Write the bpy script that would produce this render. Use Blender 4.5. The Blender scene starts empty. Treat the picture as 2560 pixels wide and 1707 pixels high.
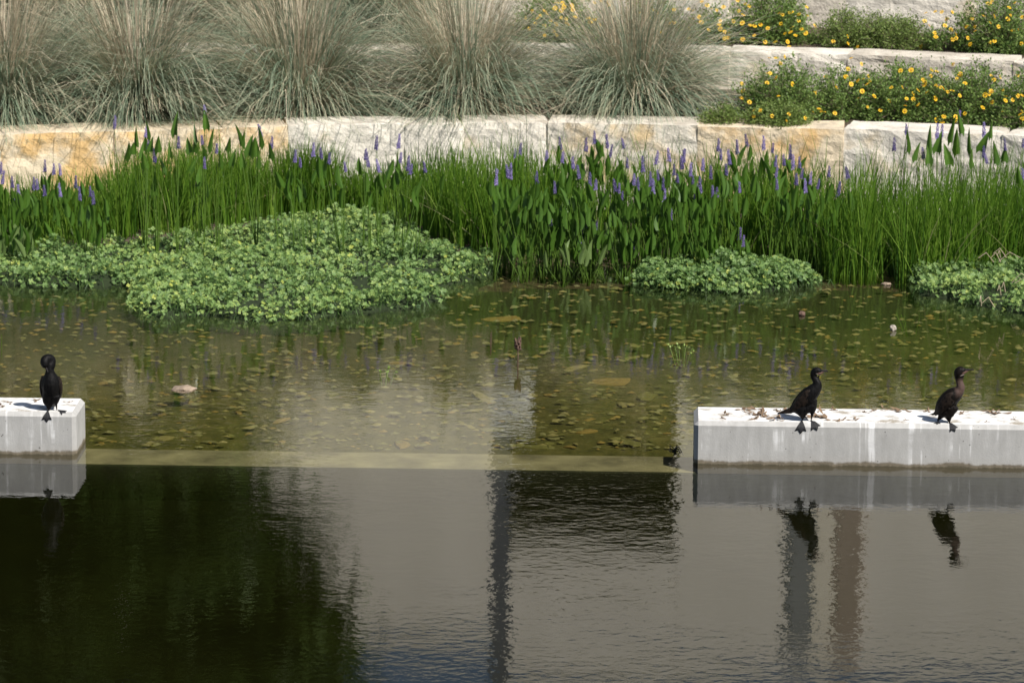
import bpy, bmesh, math, random
import numpy as np
from mathutils import Vector, Matrix, noise as mnoise

rng = np.random.default_rng(11)
random.seed(11)
scn = bpy.context.scene
COL = scn.collection
R = math.radians

# ------------------------------------------------------------------ camera
CAM = np.array([0.0, -33.4, 7.8])
PITCH, ROLL, FPX = R(11.5), R(0.35), 10667.0
_F = np.array([0, math.cos(PITCH), -math.sin(PITCH)])
_R0 = np.array([1.0, 0, 0]); _U0 = np.array([0, math.sin(PITCH), math.cos(PITCH)])
_RR = math.cos(ROLL)*_R0 + math.sin(ROLL)*_U0
_UU = -math.sin(ROLL)*_R0 + math.cos(ROLL)*_U0
cd = bpy.data.cameras.new('camera'); cam = bpy.data.objects.new('camera', cd); COL.objects.link(cam)
cd.sensor_width = 36; cd.lens = FPX/2560*36; cd.clip_end = 3000; cd.clip_start = 0.5
cam.matrix_world = Matrix(((_RR[0], _UU[0], -_F[0], CAM[0]), (_RR[1], _UU[1], -_F[1], CAM[1]),
                           (_RR[2], _UU[2], -_F[2], CAM[2]), (0, 0, 0, 1)))
cd.dof.use_dof = True; cd.dof.focus_distance = 34.4; cd.dof.aperture_fstop = 4.5
scn.camera = cam

# ------------------------------------------------------------------ sky, sun, exposure
SUN_EL, SUN_AZ = R(49), R(136)
w = bpy.data.worlds.new('World'); scn.world = w; w.use_nodes = True
nt = w.node_tree; bg = nt.nodes['Background']
sk = nt.nodes.new('ShaderNodeTexSky'); sk.sky_type = 'NISHITA'; sk.sun_disc = False
sk.sun_elevation = SUN_EL; sk.sun_rotation = SUN_AZ
nt.links.new(sk.outputs[0], bg.inputs[0]); bg.inputs[1].default_value = 0.06
sl = bpy.data.lights.new('sun', 'SUN'); sun = bpy.data.objects.new('sun', sl); COL.objects.link(sun)
sl.energy = 4.8; sl.angle = R(0.53); sl.color = (1.0, 0.95, 0.87)
TO_SUN = Vector((math.cos(SUN_EL)*math.sin(SUN_AZ), math.cos(SUN_EL)*math.cos(SUN_AZ), math.sin(SUN_EL)))
sun.rotation_euler = TO_SUN.to_track_quat('Z', 'Y').to_euler()
vs = scn.view_settings
vs.view_transform = 'Standard'; vs.look = 'None'; vs.gamma = 1.0; vs.use_curve_mapping = False; vs.exposure = 0.33
scn.cycles.max_bounces = 8; scn.cycles.transparent_max_bounces = 12
scn.cycles.caustics_reflective = False; scn.cycles.caustics_refractive = False

# ------------------------------------------------------------------ pixel <-> place helpers
def ray(px, py):
    return _F + (px-1280)/FPX*_RR - (py-853.5)/FPX*_UU
def at(px, py, z=0.0):
    d = ray(px, py); return CAM + d*((z-CAM[2])/d[2])
def atY(px, py, Y):
    d = ray(px, py); return CAM + d*((Y-CAM[1])/d[1])
def mirror_at(px, py, Y):
    """where the reflection seen in the water at this pixel comes from, on the plane y=Y"""
    d = ray(px, py); p = CAM + d*(-CAM[2]/d[2]); d = d*np.array([1, 1, -1])
    return p + d*((Y-p[1])/d[1])

# ------------------------------------------------------------------ material helpers
def new_mat(name):
    m = bpy.data.materials.new(name); m.use_nodes = True
    return m, m.node_tree, m.node_tree.nodes['Principled BSDF']
def N(nt, t, **kw):
    n = nt.nodes.new(t)
    for k, v in kw.items():
        if k in ('operation', 'blend_type', 'data_type', 'attribute_name', 'noise_dimensions', 'feature', 'distance', 'musgrave_type'):
            setattr(n, k, v)
        else:
            n.inputs[k].default_value = v
    return n
def ramp(nt, stops, fac):
    r = nt.nodes.new('ShaderNodeValToRGB'); e = r.color_ramp.elements
    e[0].position, e[0].color = stops[0][0], (*stops[0][1], 1)
    e[1].position, e[1].color = stops[-1][0], (*stops[-1][1], 1)
    for p, c in stops[1:-1]:
        x = e.new(p); x.color = (*c, 1)
    nt.links.new(fac, r.inputs[0]); return r.outputs[0]
def mixc(nt, fac, a, b, mode='MIX'):
    n = nt.nodes.new('ShaderNodeMix'); n.data_type = 'RGBA'; n.blend_type = mode
    for s, v in ((0, fac), (6, a), (7, b)):
        if hasattr(v, 'is_linked'): nt.links.new(v, n.inputs[s])
        elif s == 0: n.inputs[0].default_value = v
        else: n.inputs[s].default_value = (*v, 1)
    return n.outputs[2]
def math_n(nt, op, a, b=0.0, clamp=False):
    n = nt.nodes.new('ShaderNodeMath'); n.operation = op; n.use_clamp = clamp
    for i, v in enumerate((a, b)):
        if hasattr(v, 'is_linked'): nt.links.new(v, n.inputs[i])
        else: n.inputs[i].default_value = v
    return n.outputs[0]
def coords(nt, scale=(1, 1, 1), loc=(0, 0, 0), kind='Object'):
    tc = nt.nodes.new('ShaderNodeTexCoord'); mp = nt.nodes.new('ShaderNodeMapping')
    mp.inputs['Scale'].default_value = scale; mp.inputs['Location'].default_value = loc
    nt.links.new(tc.outputs[kind], mp.inputs[0]); return mp.outputs[0]
def noise_t(nt, vec, scale, detail=4, rough=0.6):
    n = nt.nodes.new('ShaderNodeTexNoise'); n.inputs['Scale'].default_value = scale
    n.inputs['Detail'].default_value = detail; n.inputs['Roughness'].default_value = rough
    nt.links.new(vec, n.inputs['Vector']); return n.outputs['Fac']
def bump(nt, h, dist, strength=1.0):
    b = nt.nodes.new('ShaderNodeBump'); b.inputs['Strength'].default_value = strength
    b.inputs['Distance'].default_value = dist; nt.links.new(h, b.inputs['Height']); return b.outputs[0]

def leaf_mat(name, stops, trans=0.3, rough=0.5, spec=0.3):
    """foliage: colour from the per-vertex 'tint' attribute, some light passing through"""
    m, nt, p = new_mat(name)
    a = N(nt, 'ShaderNodeAttribute'); a.attribute_name = 'tint'
    c = ramp(nt, stops, a.outputs['Fac'])
    p.inputs['Roughness'].default_value = rough; p.inputs['Specular IOR Level'].default_value = spec
    nt.links.new(c, p.inputs['Base Color'])
    t = nt.nodes.new('ShaderNodeBsdfTranslucent'); nt.links.new(c, t.inputs[0])
    mx = nt.nodes.new('ShaderNodeMixShader'); mx.inputs[0].default_value = trans
    nt.links.new(p.outputs[0], mx.inputs[1]); nt.links.new(t.outputs[0], mx.inputs[2])
    nt.links.new(mx.outputs[0], nt.nodes['Material Output'].inputs[0])
    return m
def plain_mat(name, col, rough=0.6, var=0.25, scale=8, bmp=0.0, spec=0.4):
    m, nt, p = new_mat(name); v = coords(nt); f = noise_t(nt, v, scale, 5)
    lo = tuple(c*(1-var) for c in col); hi = tuple(min(1, c*(1+var)) for c in col)
    nt.links.new(ramp(nt, [(0.3, lo), (0.7, hi)], f), p.inputs['Base Color'])
    p.inputs['Roughness'].default_value = rough; p.inputs['Specular IOR Level'].default_value = spec
    if bmp: nt.links.new(bump(nt, noise_t(nt, v, scale*4, 6), bmp), p.inputs['Normal'])
    return m

M = {}
# water: what is not mirrored passes through, tinted by the green-brown water
def water_material():
    m, nt, p = new_mat('water'); nt.nodes.remove(p)
    v = coords(nt, (1.0, 1.25, 1))
    # ripples: calm close behind the beams, a little livelier in the open channel
    a = noise_t(nt, v, 11.0, 2, 0.45); b = noise_t(nt, v, 3.0, 1, 0.4); big = noise_t(nt, v, 0.35, 2)
    fine = noise_t(nt, v, 28.0, 2, 0.5)
    h = math_n(nt, 'ADD', math_n(nt, 'MULTIPLY', a, 0.30), math_n(nt, 'MULTIPLY', b, 0.32))
    h = math_n(nt, 'ADD', h, math_n(nt, 'MULTIPLY', fine, 0.07))
    amp = ramp(nt, [(0.38, (0.5,)*3), (0.62, (1.15, 1.15, 1.15))], big)
    h = math_n(nt, 'MULTIPLY', h, amp)
    bn = bump(nt, h, 0.0034, 1.0)
    fr = nt.nodes.new('ShaderNodeFresnel'); fr.inputs[0].default_value = 1.333; nt.links.new(bn, fr.inputs[1])
    tr = nt.nodes.new('ShaderNodeBsdfTransparent'); tr.inputs[0].default_value = (0.98, 0.98, 0.97, 1)
    gl = nt.nodes.new('ShaderNodeBsdfGlossy'); gl.inputs['Roughness'].default_value = 0.012
    gl.inputs[0].default_value = (1, 1, 1, 1); nt.links.new(bn, gl.inputs['Normal'])
    mx = nt.nodes.new('ShaderNodeMixShader'); nt.links.new(fr.outputs[0], mx.inputs[0])
    nt.links.new(tr.outputs[0], mx.inputs[1]); nt.links.new(gl.outputs[0], mx.inputs[2])
    nt.links.new(mx.outputs[0], nt.nodes['Material Output'].inputs[0])
    va = nt.nodes.new('ShaderNodeVolumeAbsorption'); va.inputs['Color'].default_value = (0.42, 0.44, 0.0, 1); va.inputs['Density'].default_value = 1.5
    nt.links.new(va.outputs[0], nt.nodes['Material Output'].inputs['Volume']); return m
M['water'] = water_material()

def concrete_material():
    m, nt, p = new_mat('cast_concrete'); v = coords(nt)
    geo = nt.nodes.new('ShaderNodeNewGeometry'); sx = nt.nodes.new('ShaderNodeSeparateXYZ')
    nt.links.new(v, sx.inputs[0]); Z = sx.outputs[2]
    sn = nt.nodes.new('ShaderNodeSeparateXYZ'); nt.links.new(geo.outputs['True Normal'], sn.inputs[0]); up = sn.outputs[2]
    base = ramp(nt, [(0.25, (0.36, 0.355, 0.345)), (0.5, (0.44, 0.435, 0.425)), (0.8, (0.50, 0.495, 0.48))], noise_t(nt, v, 5, 6, 0.65))
    # mottled form-work cloudiness stretched upright
    base = mixc(nt, 0.35, base, ramp(nt, [(0.3, (0.31, 0.305, 0.29)), (0.7, (0.52, 0.515, 0.50))], noise_t(nt, coords(nt, (6, 6, 1.2)), 3, 4)))
    # droppings run down the face in white streaks
    s1 = noise_t(nt, coords(nt, (13, 0.3, 0.9)), 1.0, 4, 0.62)
    s2 = noise_t(nt, coords(nt, (1.5, 0.5, 3.2), (3.1, 0, 0)), 1.6, 3)
    s = math_n(nt, 'MULTIPLY', math_n(nt, 'SUBTRACT', s1, 0.53), 9, True)
    s = math_n(nt, 'MULTIPLY', s, math_n(nt, 'MULTIPLY', math_n(nt, 'SUBTRACT', s2, 0.43), 6, True))
    base = mixc(nt, math_n(nt, 'MULTIPLY', s, 0.8), base, (0.82, 0.82, 0.82))
    # air holes
    vo = nt.nodes.new('ShaderNodeTexVoronoi'); vo.inputs['Scale'].default_value = 24; nt.links.new(v, vo.inputs['Vector'])
    dots = math_n(nt, 'LESS_THAN', vo.outputs['Distance'], math_n(nt, 'MULTIPLY', math_n(nt, 'SUBTRACT', noise_t(nt, v, 9, 2), 0.47), 0.9))
    base = mixc(nt, math_n(nt, 'MULTIPLY', dots, 0.75), base, (0.10, 0.095, 0.09))
    # white-washed top, with ochre dirt
    top = ramp(nt, [(0.36, (0.36, 0.32, 0.26)), (0.45, (0.66, 0.645, 0.62)), (0.6, (0.84, 0.84, 0.83))], noise_t(nt, v, 6, 5, 0.7))
    base = mixc(nt, math_n(nt, 'MULTIPLY', math_n(nt, 'SUBTRACT', up, 0.8), 6, True), base, top)
    # damp brown tide band with a ragged upper edge
    zz = math_n(nt, 'ADD', Z, math_n(nt, 'MULTIPLY', math_n(nt, 'SUBTRACT', noise_t(nt, coords(nt, (1.0, 1, 1)), 5, 6, .7), 0.5), 0.09))
    band = math_n(nt, 'MULTIPLY', math_n(nt, 'SUBTRACT', 0.040, zz), 60, True)
    base = mixc(nt, math_n(nt, 'MULTIPLY', band, 0.9), base, ramp(nt, [(0.3, (0.075, 0.06, 0.035)), (0.7, (0.17, 0.135, 0.08))], noise_t(nt, v, 20, 4)))
    wet = math_n(nt, 'MULTIPLY', math_n(nt, 'SUBTRACT', 0.012, zz), 90, True)
    base = mixc(nt, math_n(nt, 'MULTIPLY', wet, 0.9), base, (0.045, 0.042, 0.02))
    halo = math_n(nt, 'MULTIPLY', math_n(nt, 'SUBTRACT', 0.10, zz), 14, True)
    base = mixc(nt, math_n(nt, 'MULTIPLY', halo, 0.14), base, (0.38, 0.32, 0.25))
    nt.links.new(base, p.inputs['Base Color']); p.inputs['Roughness'].default_value = 0.85
    p.inputs['Specular IOR Level'].default_value = 0.25
    nt.links.new(bump(nt, noise_t(nt, v, 60, 6, 0.7), 0.002), p.inputs['Normal']); return m
M['concrete'] = concrete_material()
M['sill'] = plain_mat('wet_algae_concrete', (0.205, 0.185, 0.11), 0.8, 0.5, 3)

def limestone(name, base, stain, amt):
    m, nt, p = new_mat(name); v = coords(nt)
    oi = nt.nodes.new('ShaderNodeObjectInfo')
    off = nt.nodes.new('ShaderNodeVectorMath'); off.operation = 'ADD'
    cb = nt.nodes.new('ShaderNodeCombineXYZ'); nt.links.new(math_n(nt, 'MULTIPLY', oi.outputs['Random'], 40), cb.inputs[0])
    nt.links.new(v, off.inputs[0]); nt.links.new(cb.outputs[0], off.inputs[1]); v = off.outputs[0]
    c = ramp(nt, [(0.3, tuple(x*0.82 for x in base)), (0.55, base), (0.75, tuple(min(.84, x*1.08) for x in base))], noise_t(nt, v, 4, 8, 0.68))
    f = math_n(nt, 'MULTIPLY', math_n(nt, 'SUBTRACT', noise_t(nt, v, 2.2, 5, 0.62), 0.62-amt*0.3), 6, True)
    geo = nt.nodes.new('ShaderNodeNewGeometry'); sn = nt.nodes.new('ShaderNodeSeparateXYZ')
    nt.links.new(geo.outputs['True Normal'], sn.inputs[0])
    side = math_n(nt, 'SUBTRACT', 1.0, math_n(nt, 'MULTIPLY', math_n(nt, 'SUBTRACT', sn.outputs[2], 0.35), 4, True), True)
    f = math_n(nt, 'MULTIPLY', f, side)
    c = mixc(nt, math_n(nt, 'MULTIPLY', f, 0.85), c, stain)
    g = math_n(nt, 'MULTIPLY', math_n(nt, 'SUBTRACT', noise_t(nt, v, 7, 7, 0.75), 0.62), 9, True)
    c = mixc(nt, math_n(nt, 'MULTIPLY', g, 0.5), c, tuple(x*0.55 for x in base))
    dirt_shade = math_n(nt, 'MULTIPLY', math_n(nt, 'SUBTRACT', noise_t(nt, v, 3.0, 6, 0.7), 0.46), 6, True)  # upward faces: dirt, with mottled shade of the overhanging grass painted in
    c = mixc(nt, math_n(nt, 'MULTIPLY', math_n(nt, 'MULTIPLY', dirt_shade, 0.6), math_n(nt, 'SUBTRACT', 1.0, side)), c, (0.36, 0.31, 0.25))
    nt.links.new(c, p.inputs['Base Color']); p.inputs['Roughness'].default_value = 0.9; p.inputs['Specular IOR Level'].default_value = 0.2
    nt.links.new(bump(nt, noise_t(nt, v, 11, 8, 0.66), 0.035, 0.8), p.inputs['Normal']); return m
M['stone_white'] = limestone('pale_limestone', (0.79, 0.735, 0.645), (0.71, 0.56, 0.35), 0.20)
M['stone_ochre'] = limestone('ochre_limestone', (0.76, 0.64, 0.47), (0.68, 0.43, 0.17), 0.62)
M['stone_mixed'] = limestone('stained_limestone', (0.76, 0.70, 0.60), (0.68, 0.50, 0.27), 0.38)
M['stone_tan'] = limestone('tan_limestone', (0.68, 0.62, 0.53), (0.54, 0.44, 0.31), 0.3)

M['soil'] = plain_mat('mulch_soil', (0.10, 0.075, 0.052), 0.95, 0.45, 14, 0.02)
def bed_material():
    m, nt, p = new_mat('silty_bed'); v = coords(nt)
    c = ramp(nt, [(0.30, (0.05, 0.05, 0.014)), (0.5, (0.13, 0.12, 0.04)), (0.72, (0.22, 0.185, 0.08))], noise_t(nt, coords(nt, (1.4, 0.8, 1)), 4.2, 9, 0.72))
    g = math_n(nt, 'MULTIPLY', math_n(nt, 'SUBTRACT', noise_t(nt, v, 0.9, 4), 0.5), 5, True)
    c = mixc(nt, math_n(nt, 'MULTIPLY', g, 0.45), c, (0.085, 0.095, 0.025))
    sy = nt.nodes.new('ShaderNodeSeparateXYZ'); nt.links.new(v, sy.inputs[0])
    c = mixc(nt, math_n(nt, 'MULTIPLY', math_n(nt, 'SUBTRACT', math_n(nt, 'ADD', sy.outputs[1], math_n(nt, 'MULTIPLY', noise_t(nt, v, .7, 4), 2.0)), 4.2), .28, True), c, (0.035, 0.045, 0.012))  # darkens towards the reeds, painting their dark green reflection into the bed
    nt.links.new(c, p.inputs['Base Color']); p.inputs['Roughness'].default_value = 0.95
    nt.links.new(bump(nt, noise_t(nt, v, 9, 6), 0.03), p.inputs['Normal']); return m
M['bed'] = bed_material()
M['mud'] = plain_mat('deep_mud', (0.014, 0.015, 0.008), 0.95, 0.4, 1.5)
M['channel_mud'] = plain_mat('channel_mud', (0.012, 0.013, 0.005), 0.95, 0.5, 0.9)
M['murk_side'] = plain_mat('murk_dark_side', (0.020, 0.022, 0.008), 0.95, 0.4, 3)  # near-black for the sill's sides, painting in light lost in murky water
M['lawn'] = plain_mat('far_lawn', (0.06, 0.085, 0.025), 0.95, 0.35, 2.0)

M['rush'] = leaf_mat('rush_green', [(0, (0.035, 0.10, 0.010)), (0.5, (0.115, 0.235, 0.020)), (0.9, (0.21, 0.34, 0.042)), (1, (0.44, 0.40, 0.22))], 0.42, 0.42, 0.35)
M['clover'] = leaf_mat('clover_green', [(0, (0.075, 0.155, 0.045)), (0.55, (0.235, 0.37, 0.115)), (0.85, (0.37, 0.49, 0.135)), (1, (0.56, 0.61, 0.12))], 0.35, 0.45, 0.4)
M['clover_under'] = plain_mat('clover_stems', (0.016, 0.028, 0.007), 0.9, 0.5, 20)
M['grass'] = leaf_mat('muhly_blade', [(0, (0.17, 0.245, 0.165)), (0.35, (0.32, 0.39, 0.275)), (0.6, (0.50, 0.49, 0.35)), (0.85, (0.66, 0.57, 0.41)), (1, (0.80, 0.70, 0.54))], 0.35, 0.6, 0.3)
M['straw'] = leaf_mat('muhly_straw', [(0, (0.19, 0.155, 0.10)), (0.45, (0.50, 0.435, 0.305)), (0.7, (0.64, 0.53, 0.39)), (1, (0.84, 0.73, 0.58))], 0.28, 0.65, 0.25)
M['shrub'] = leaf_mat('shrub_leaf', [(0, (0.08, 0.15, 0.038)), (0.5, (0.165, 0.26, 0.066)), (1, (0.28, 0.38, 0.105))], 0.3, 0.5, 0.3)
M['lime'] = leaf_mat('light_shrub_leaf', [(0, (0.115, 0.175, 0.045)), (0.5, (0.19, 0.27, 0.070)), (1, (0.29, 0.36, 0.11))], 0.35, 0.5, 0.3)
M['twig'] = plain_mat('twig', (0.23, 0.18, 0.13), 0.85, 0.3, 20)
M['yellow'] = plain_mat('yellow_petal', (0.88, 0.55, 0.02), 0.6, 0.12, 20)
M['orange'] = plain_mat('orange_disc', (0.52, 0.22, 0.012), 0.8, 0.2, 20)
M['purple'] = leaf_mat('violet_floret', [(0, (0.13, 0.105, 0.27)), (0.6, (0.25, 0.205, 0.46)), (1, (0.42, 0.36, 0.62))], 0.2, 0.6, 0.2)
M['pick'] = leaf_mat('pickerel_leaf', [(0, (0.040, 0.105, 0.014)), (0.5, (0.085, 0.185, 0.024)), (1, (0.16, 0.27, 0.045))], 0.35, 0.35, 0.5)
M['pick_pale'] = leaf_mat('young_pickerel_leaf', [(0, (0.12, 0.20, 0.05)), (1, (0.24, 0.34, 0.12))], 0.35, 0.4, 0.4)
M['dead'] = plain_mat('dead_leaf', (0.22, 0.15, 0.095), 0.9, 0.5, 25)
M['dry_stalk'] = plain_mat('dry_seedhead', (0.13, 0.08, 0.06), 0.9, 0.3, 40)
M['rock'] = plain_mat('dull_rock', (0.30, 0.23, 0.17), 0.9, 0.4, 18, .01)
M['pebble'] = plain_mat('pale_pebble', (0.36, 0.32, 0.27), 0.85, 0.3, 20)
def stone_mat(name, c): return plain_mat(name, c, 0.9, 0.3, 9)
M['s0'] = stone_mat('bed_stone_tan', (0.29, 0.25, 0.125)); M['s1'] = stone_mat('bed_stone_olive', (0.19, 0.18, 0.07))
M['s2'] = stone_mat('bed_stone_ochre', (0.31, 0.22, 0.08)); M['s3'] = stone_mat('bed_stone_grey', (0.25, 0.235, 0.13))

# ------------------------------------------------------------------ mesh helpers
def link(o, parent=None):
    COL.objects.link(o)
    if parent is not None: o.parent = parent
    return o
def tag(o, label=None, cat=None, group=None, kind=None):
    if label: o['label'] = label
    if cat: o['category'] = cat
    if group: o['group'] = group
    if kind: o['kind'] = kind
    return o
def empty(name, loc=(0, 0, 0), rz=0.0):
    o = bpy.data.objects.new(name, None); o.location = loc; o.rotation_euler = (0, 0, rz); o.empty_display_size = 0.1
    COL.objects.link(o); return o
def np_mesh(name, V, F, mat, tint=None, smooth=False):
    V = np.asarray(V, np.float32).reshape(-1, 3); F = np.asarray(F, np.int32); k = F.shape[1]
    me = bpy.data.meshes.new(name); me.vertices.add(len(V)); me.vertices.foreach_set('co', V.ravel())
    me.loops.add(F.size); me.loops.foreach_set('vertex_index', F.ravel())
    me.polygons.add(len(F)); me.polygons.foreach_set('loop_start', np.arange(0, F.size, k, dtype=np.int32))
    me.polygons.foreach_set('loop_total', np.full(len(F), k, np.int32))
    me.polygons.foreach_set('use_smooth', np.full(len(F), bool(smooth)))
    if tint is not None:
        a = me.attributes.new('tint', 'FLOAT', 'POINT'); a.data.foreach_set('value', np.asarray(tint, np.float32).ravel())
    me.update(calc_edges=True); me.validate()
    if mat is not None: me.materials.append(mat)
    return me
def obj(name, me, parent=None, loc=(0, 0, 0), rot=(0, 0, 0)):
    o = bpy.data.objects.new(name, me); o.location = loc; o.rotation_euler = rot
    return link(o, parent)
def ribbons(C, W, side):
    """C (n,k,3) centre lines, W (n,k) half widths, side (n,3) -> verts, quads"""
    n, k, _ = C.shape
    A = C - side[:, None, :]*W[..., None]; B = C + side[:, None, :]*W[..., None]
    V = np.stack([A, B], 2).reshape(-1, 3)
    i = (np.arange(n)[:, None]*k + np.arange(k-1)[None, :]).ravel()*2
    return V, np.stack([i, i+1, i+3, i+2], 1)
def leaf_quads(P, D, S, L, Wd, fold=0.25):
    """folded diamond leaves: P base (n,3), D direction, S side, L length, Wd half width"""
    Nn = np.cross(D, S)
    v0 = P; v1 = P + D*(L*0.5)[:, None] + S*Wd[:, None] + Nn*(Wd*fold)[:, None]
    v2 = P + D*L[:, None]; v3 = P + D*(L*0.5)[:, None] - S*Wd[:, None] + Nn*(Wd*fold)[:, None]
    V = np.stack([v0, v1, v2, v3], 1).reshape(-1, 3); i = np.arange(len(P))*4
    F = np.concatenate([np.stack([i, i+1, i+2], 1), np.stack([i, i+2, i+3], 1)])
    return V, F
def unit(a): return a/np.maximum(np.linalg.norm(a, axis=-1, keepdims=True), 1e-9)
def rand_dirs(n, zmin=-1, zmax=1):
    z = rng.uniform(zmin, zmax, n); t = rng.uniform(0, 2*np.pi, n); r = np.sqrt(np.maximum(0, 1-z*z))
    return np.stack([r*np.cos(t), r*np.sin(t), z], 1)
def perp(D):
    a = rand_dirs(len(D)); return unit(np.cross(D, a))
def join_vf(parts):
    Vs, Fs, n = [], [], 0
    for V, F in parts:
        Vs.append(V); Fs.append(F+n); n += len(V)
    return np.concatenate(Vs), np.concatenate(Fs)
def bm_obj(name, bm, mat, parent=None, smooth=False, loc=(0, 0, 0), rot=(0, 0, 0)):
    me = bpy.data.meshes.new(name); bm.normal_update(); bm.to_mesh(me); bm.free(); me.materials.append(mat)
    if smooth: me.polygons.foreach_set('use_smooth', np.ones(len(me.polygons), bool))
    return obj(name, me, parent, loc, rot)
def box_bm(x0, x1, y0, y1, z0, z1, bev=0.0, only_top=False):
    bm = bmesh.new(); bmesh.ops.create_cube(bm, size=1)
    for v in bm.verts:
        v.co = ((x0+x1)/2+v.co.x*(x1-x0), (y0+y1)/2+v.co.y*(y1-y0), (z0+z1)/2+v.co.z*(z1-z0))
    if bev:
        ed = [e for e in bm.edges if not (only_top and abs(e.verts[0].co.z-z0) < 1e-6 and abs(e.verts[1].co.z-z0) < 1e-6)]
        bmesh.ops.bevel(bm, geom=ed, offset=bev, segments=1, affect='EDGES')
    return bm
def tube_vf(pts, rad, seg=5):
    pts = np.asarray(pts, float); k = len(pts); T = unit(np.gradient(pts, axis=0))
    ref = np.array([0, 0, 1.0]) if abs(T[0, 2]) < 0.8 else np.array([1.0, 0, 0])
    S = unit(np.cross(T, ref)); B = np.cross(T, S); a = np.arange(seg)*2*np.pi/seg
    rad = np.asarray(rad, float).reshape(k, -1)
    V = pts[:, None, :] + S[:, None, :]*(np.cos(a)[None, :, None]*rad[:, None, :1]) + B[:, None, :]*(np.sin(a)[None, :, None]*rad[:, None, -1:])
    F = []
    for i in range(k-1):
        for j in range(seg):
            F.append((i*seg+j, i*seg+(j+1) % seg, (i+1)*seg+(j+1) % seg, (i+1)*seg+j))
    return V.reshape(-1, 3), np.array(F)
def in_poly(P, poly):
    x, y = P[:, 0], P[:, 1]; ins = np.zeros(len(P), bool); n = len(poly); j = n-1
    for i in range(n):
        xi, yi = poly[i]; xj, yj = poly[j]
        c = ((yi > y) != (yj > y)) & (x < (xj-xi)*(y-yi)/(yj-yi+1e-12)+xi); ins ^= c; j = i
    return ins
def edge_dist(P, poly):
    d = np.full(len(P), 1e9); n = len(poly)
    for i in range(n):
        a, b = np.array(poly[i]), np.array(poly[(i+1) % n]); ab = b-a
        t = np.clip(((P-a)@ab)/(ab@ab+1e-12), 0, 1); d = np.minimum(d, np.linalg.norm(P-(a+t[:, None]*ab), axis=1))
    return d
def vnoise(P, s, seed=0):
    return np.array([mnoise.noise(Vector((p[0]*s+seed, p[1]*s, seed*1.7))) for p in P])

# ================================================================== THE SETTING
BANG = R(-2.0)                                   # the beams run a touch towards the viewer on the right
BO = at(1734, 1160, 0)                           # right beam, front corner at the waterline
bu = np.array([math.cos(BANG), math.sin(BANG), 0]); bv = np.array([-bu[1], bu[0], 0])
BW, BH, CH = 0.58, 0.352, 0.034                  # beam width, height above the water, chamfer
def beam_u(px, py=1160): return float((at(px, py, 0)-BO)@bu)

Z1, Z2, Z3, Z4 = 0.90, 1.33, 1.95, 2.65           # terrace levels behind the walls
# pond_bed: shallow shelf behind the sill rising to the planted edge
xs = np.linspace(-16, 16, 97); ys = np.linspace(0, 1, 60)
def bed_z(Y): return np.interp(Y, [-1, 0.4, 5, 8.2, 9.0, 9.8, 12], [-0.17, -0.17, -0.14, -0.10, -0.05, 0.05, 0.07])
Vb = []
for j, t in enumerate(ys):
    for x in xs:
        y0 = BO[1]+math.tan(BANG)*(x-BO[0])+BW-0.02; y = y0+(11.6-y0)*t
        Vb.append((x, y, float(bed_z(y))+0.018*mnoise.noise(Vector((x*1.3, y*1.3, 0)))))
nx = len(xs); Fb = [(j*nx+i, j*nx+i+1, (j+1)*nx+i+1, (j+1)*nx+i) for j in range(len(ys)-1) for i in range(nx-1)]
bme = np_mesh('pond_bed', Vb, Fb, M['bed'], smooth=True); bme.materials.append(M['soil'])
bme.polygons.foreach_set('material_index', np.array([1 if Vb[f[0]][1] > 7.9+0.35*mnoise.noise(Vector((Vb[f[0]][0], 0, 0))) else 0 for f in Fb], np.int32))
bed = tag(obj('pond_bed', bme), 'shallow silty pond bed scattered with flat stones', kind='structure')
tag(obj('channel_bed', np_mesh('channel_bed', [(-70, -45, -0.36), (70, -45, -0.36), (70, 1.2, -0.36), (-70, 1.2, -0.36)], [(0, 1, 2, 3)], M['channel_mud'])),
    'dark muddy channel bed in front of the concrete beams', kind='structure')
tag(obj('water', np_mesh('water', [(-70, -45, 0), (70, -45, 0), (70, 10.3, 0), (-70, 10.3, 0), (-70, -45, -2), (70, -45, -2), (70, 10.3, -2), (-70, 10.3, -2)], [(0, 1, 2, 3), (4, 7, 6, 5), (0, 4, 5, 1), (1, 5, 6, 2), (2, 6, 7, 3), (3, 7, 4, 0)], M['water'])),
    'still water mirroring a building and trees', kind='structure')

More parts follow.
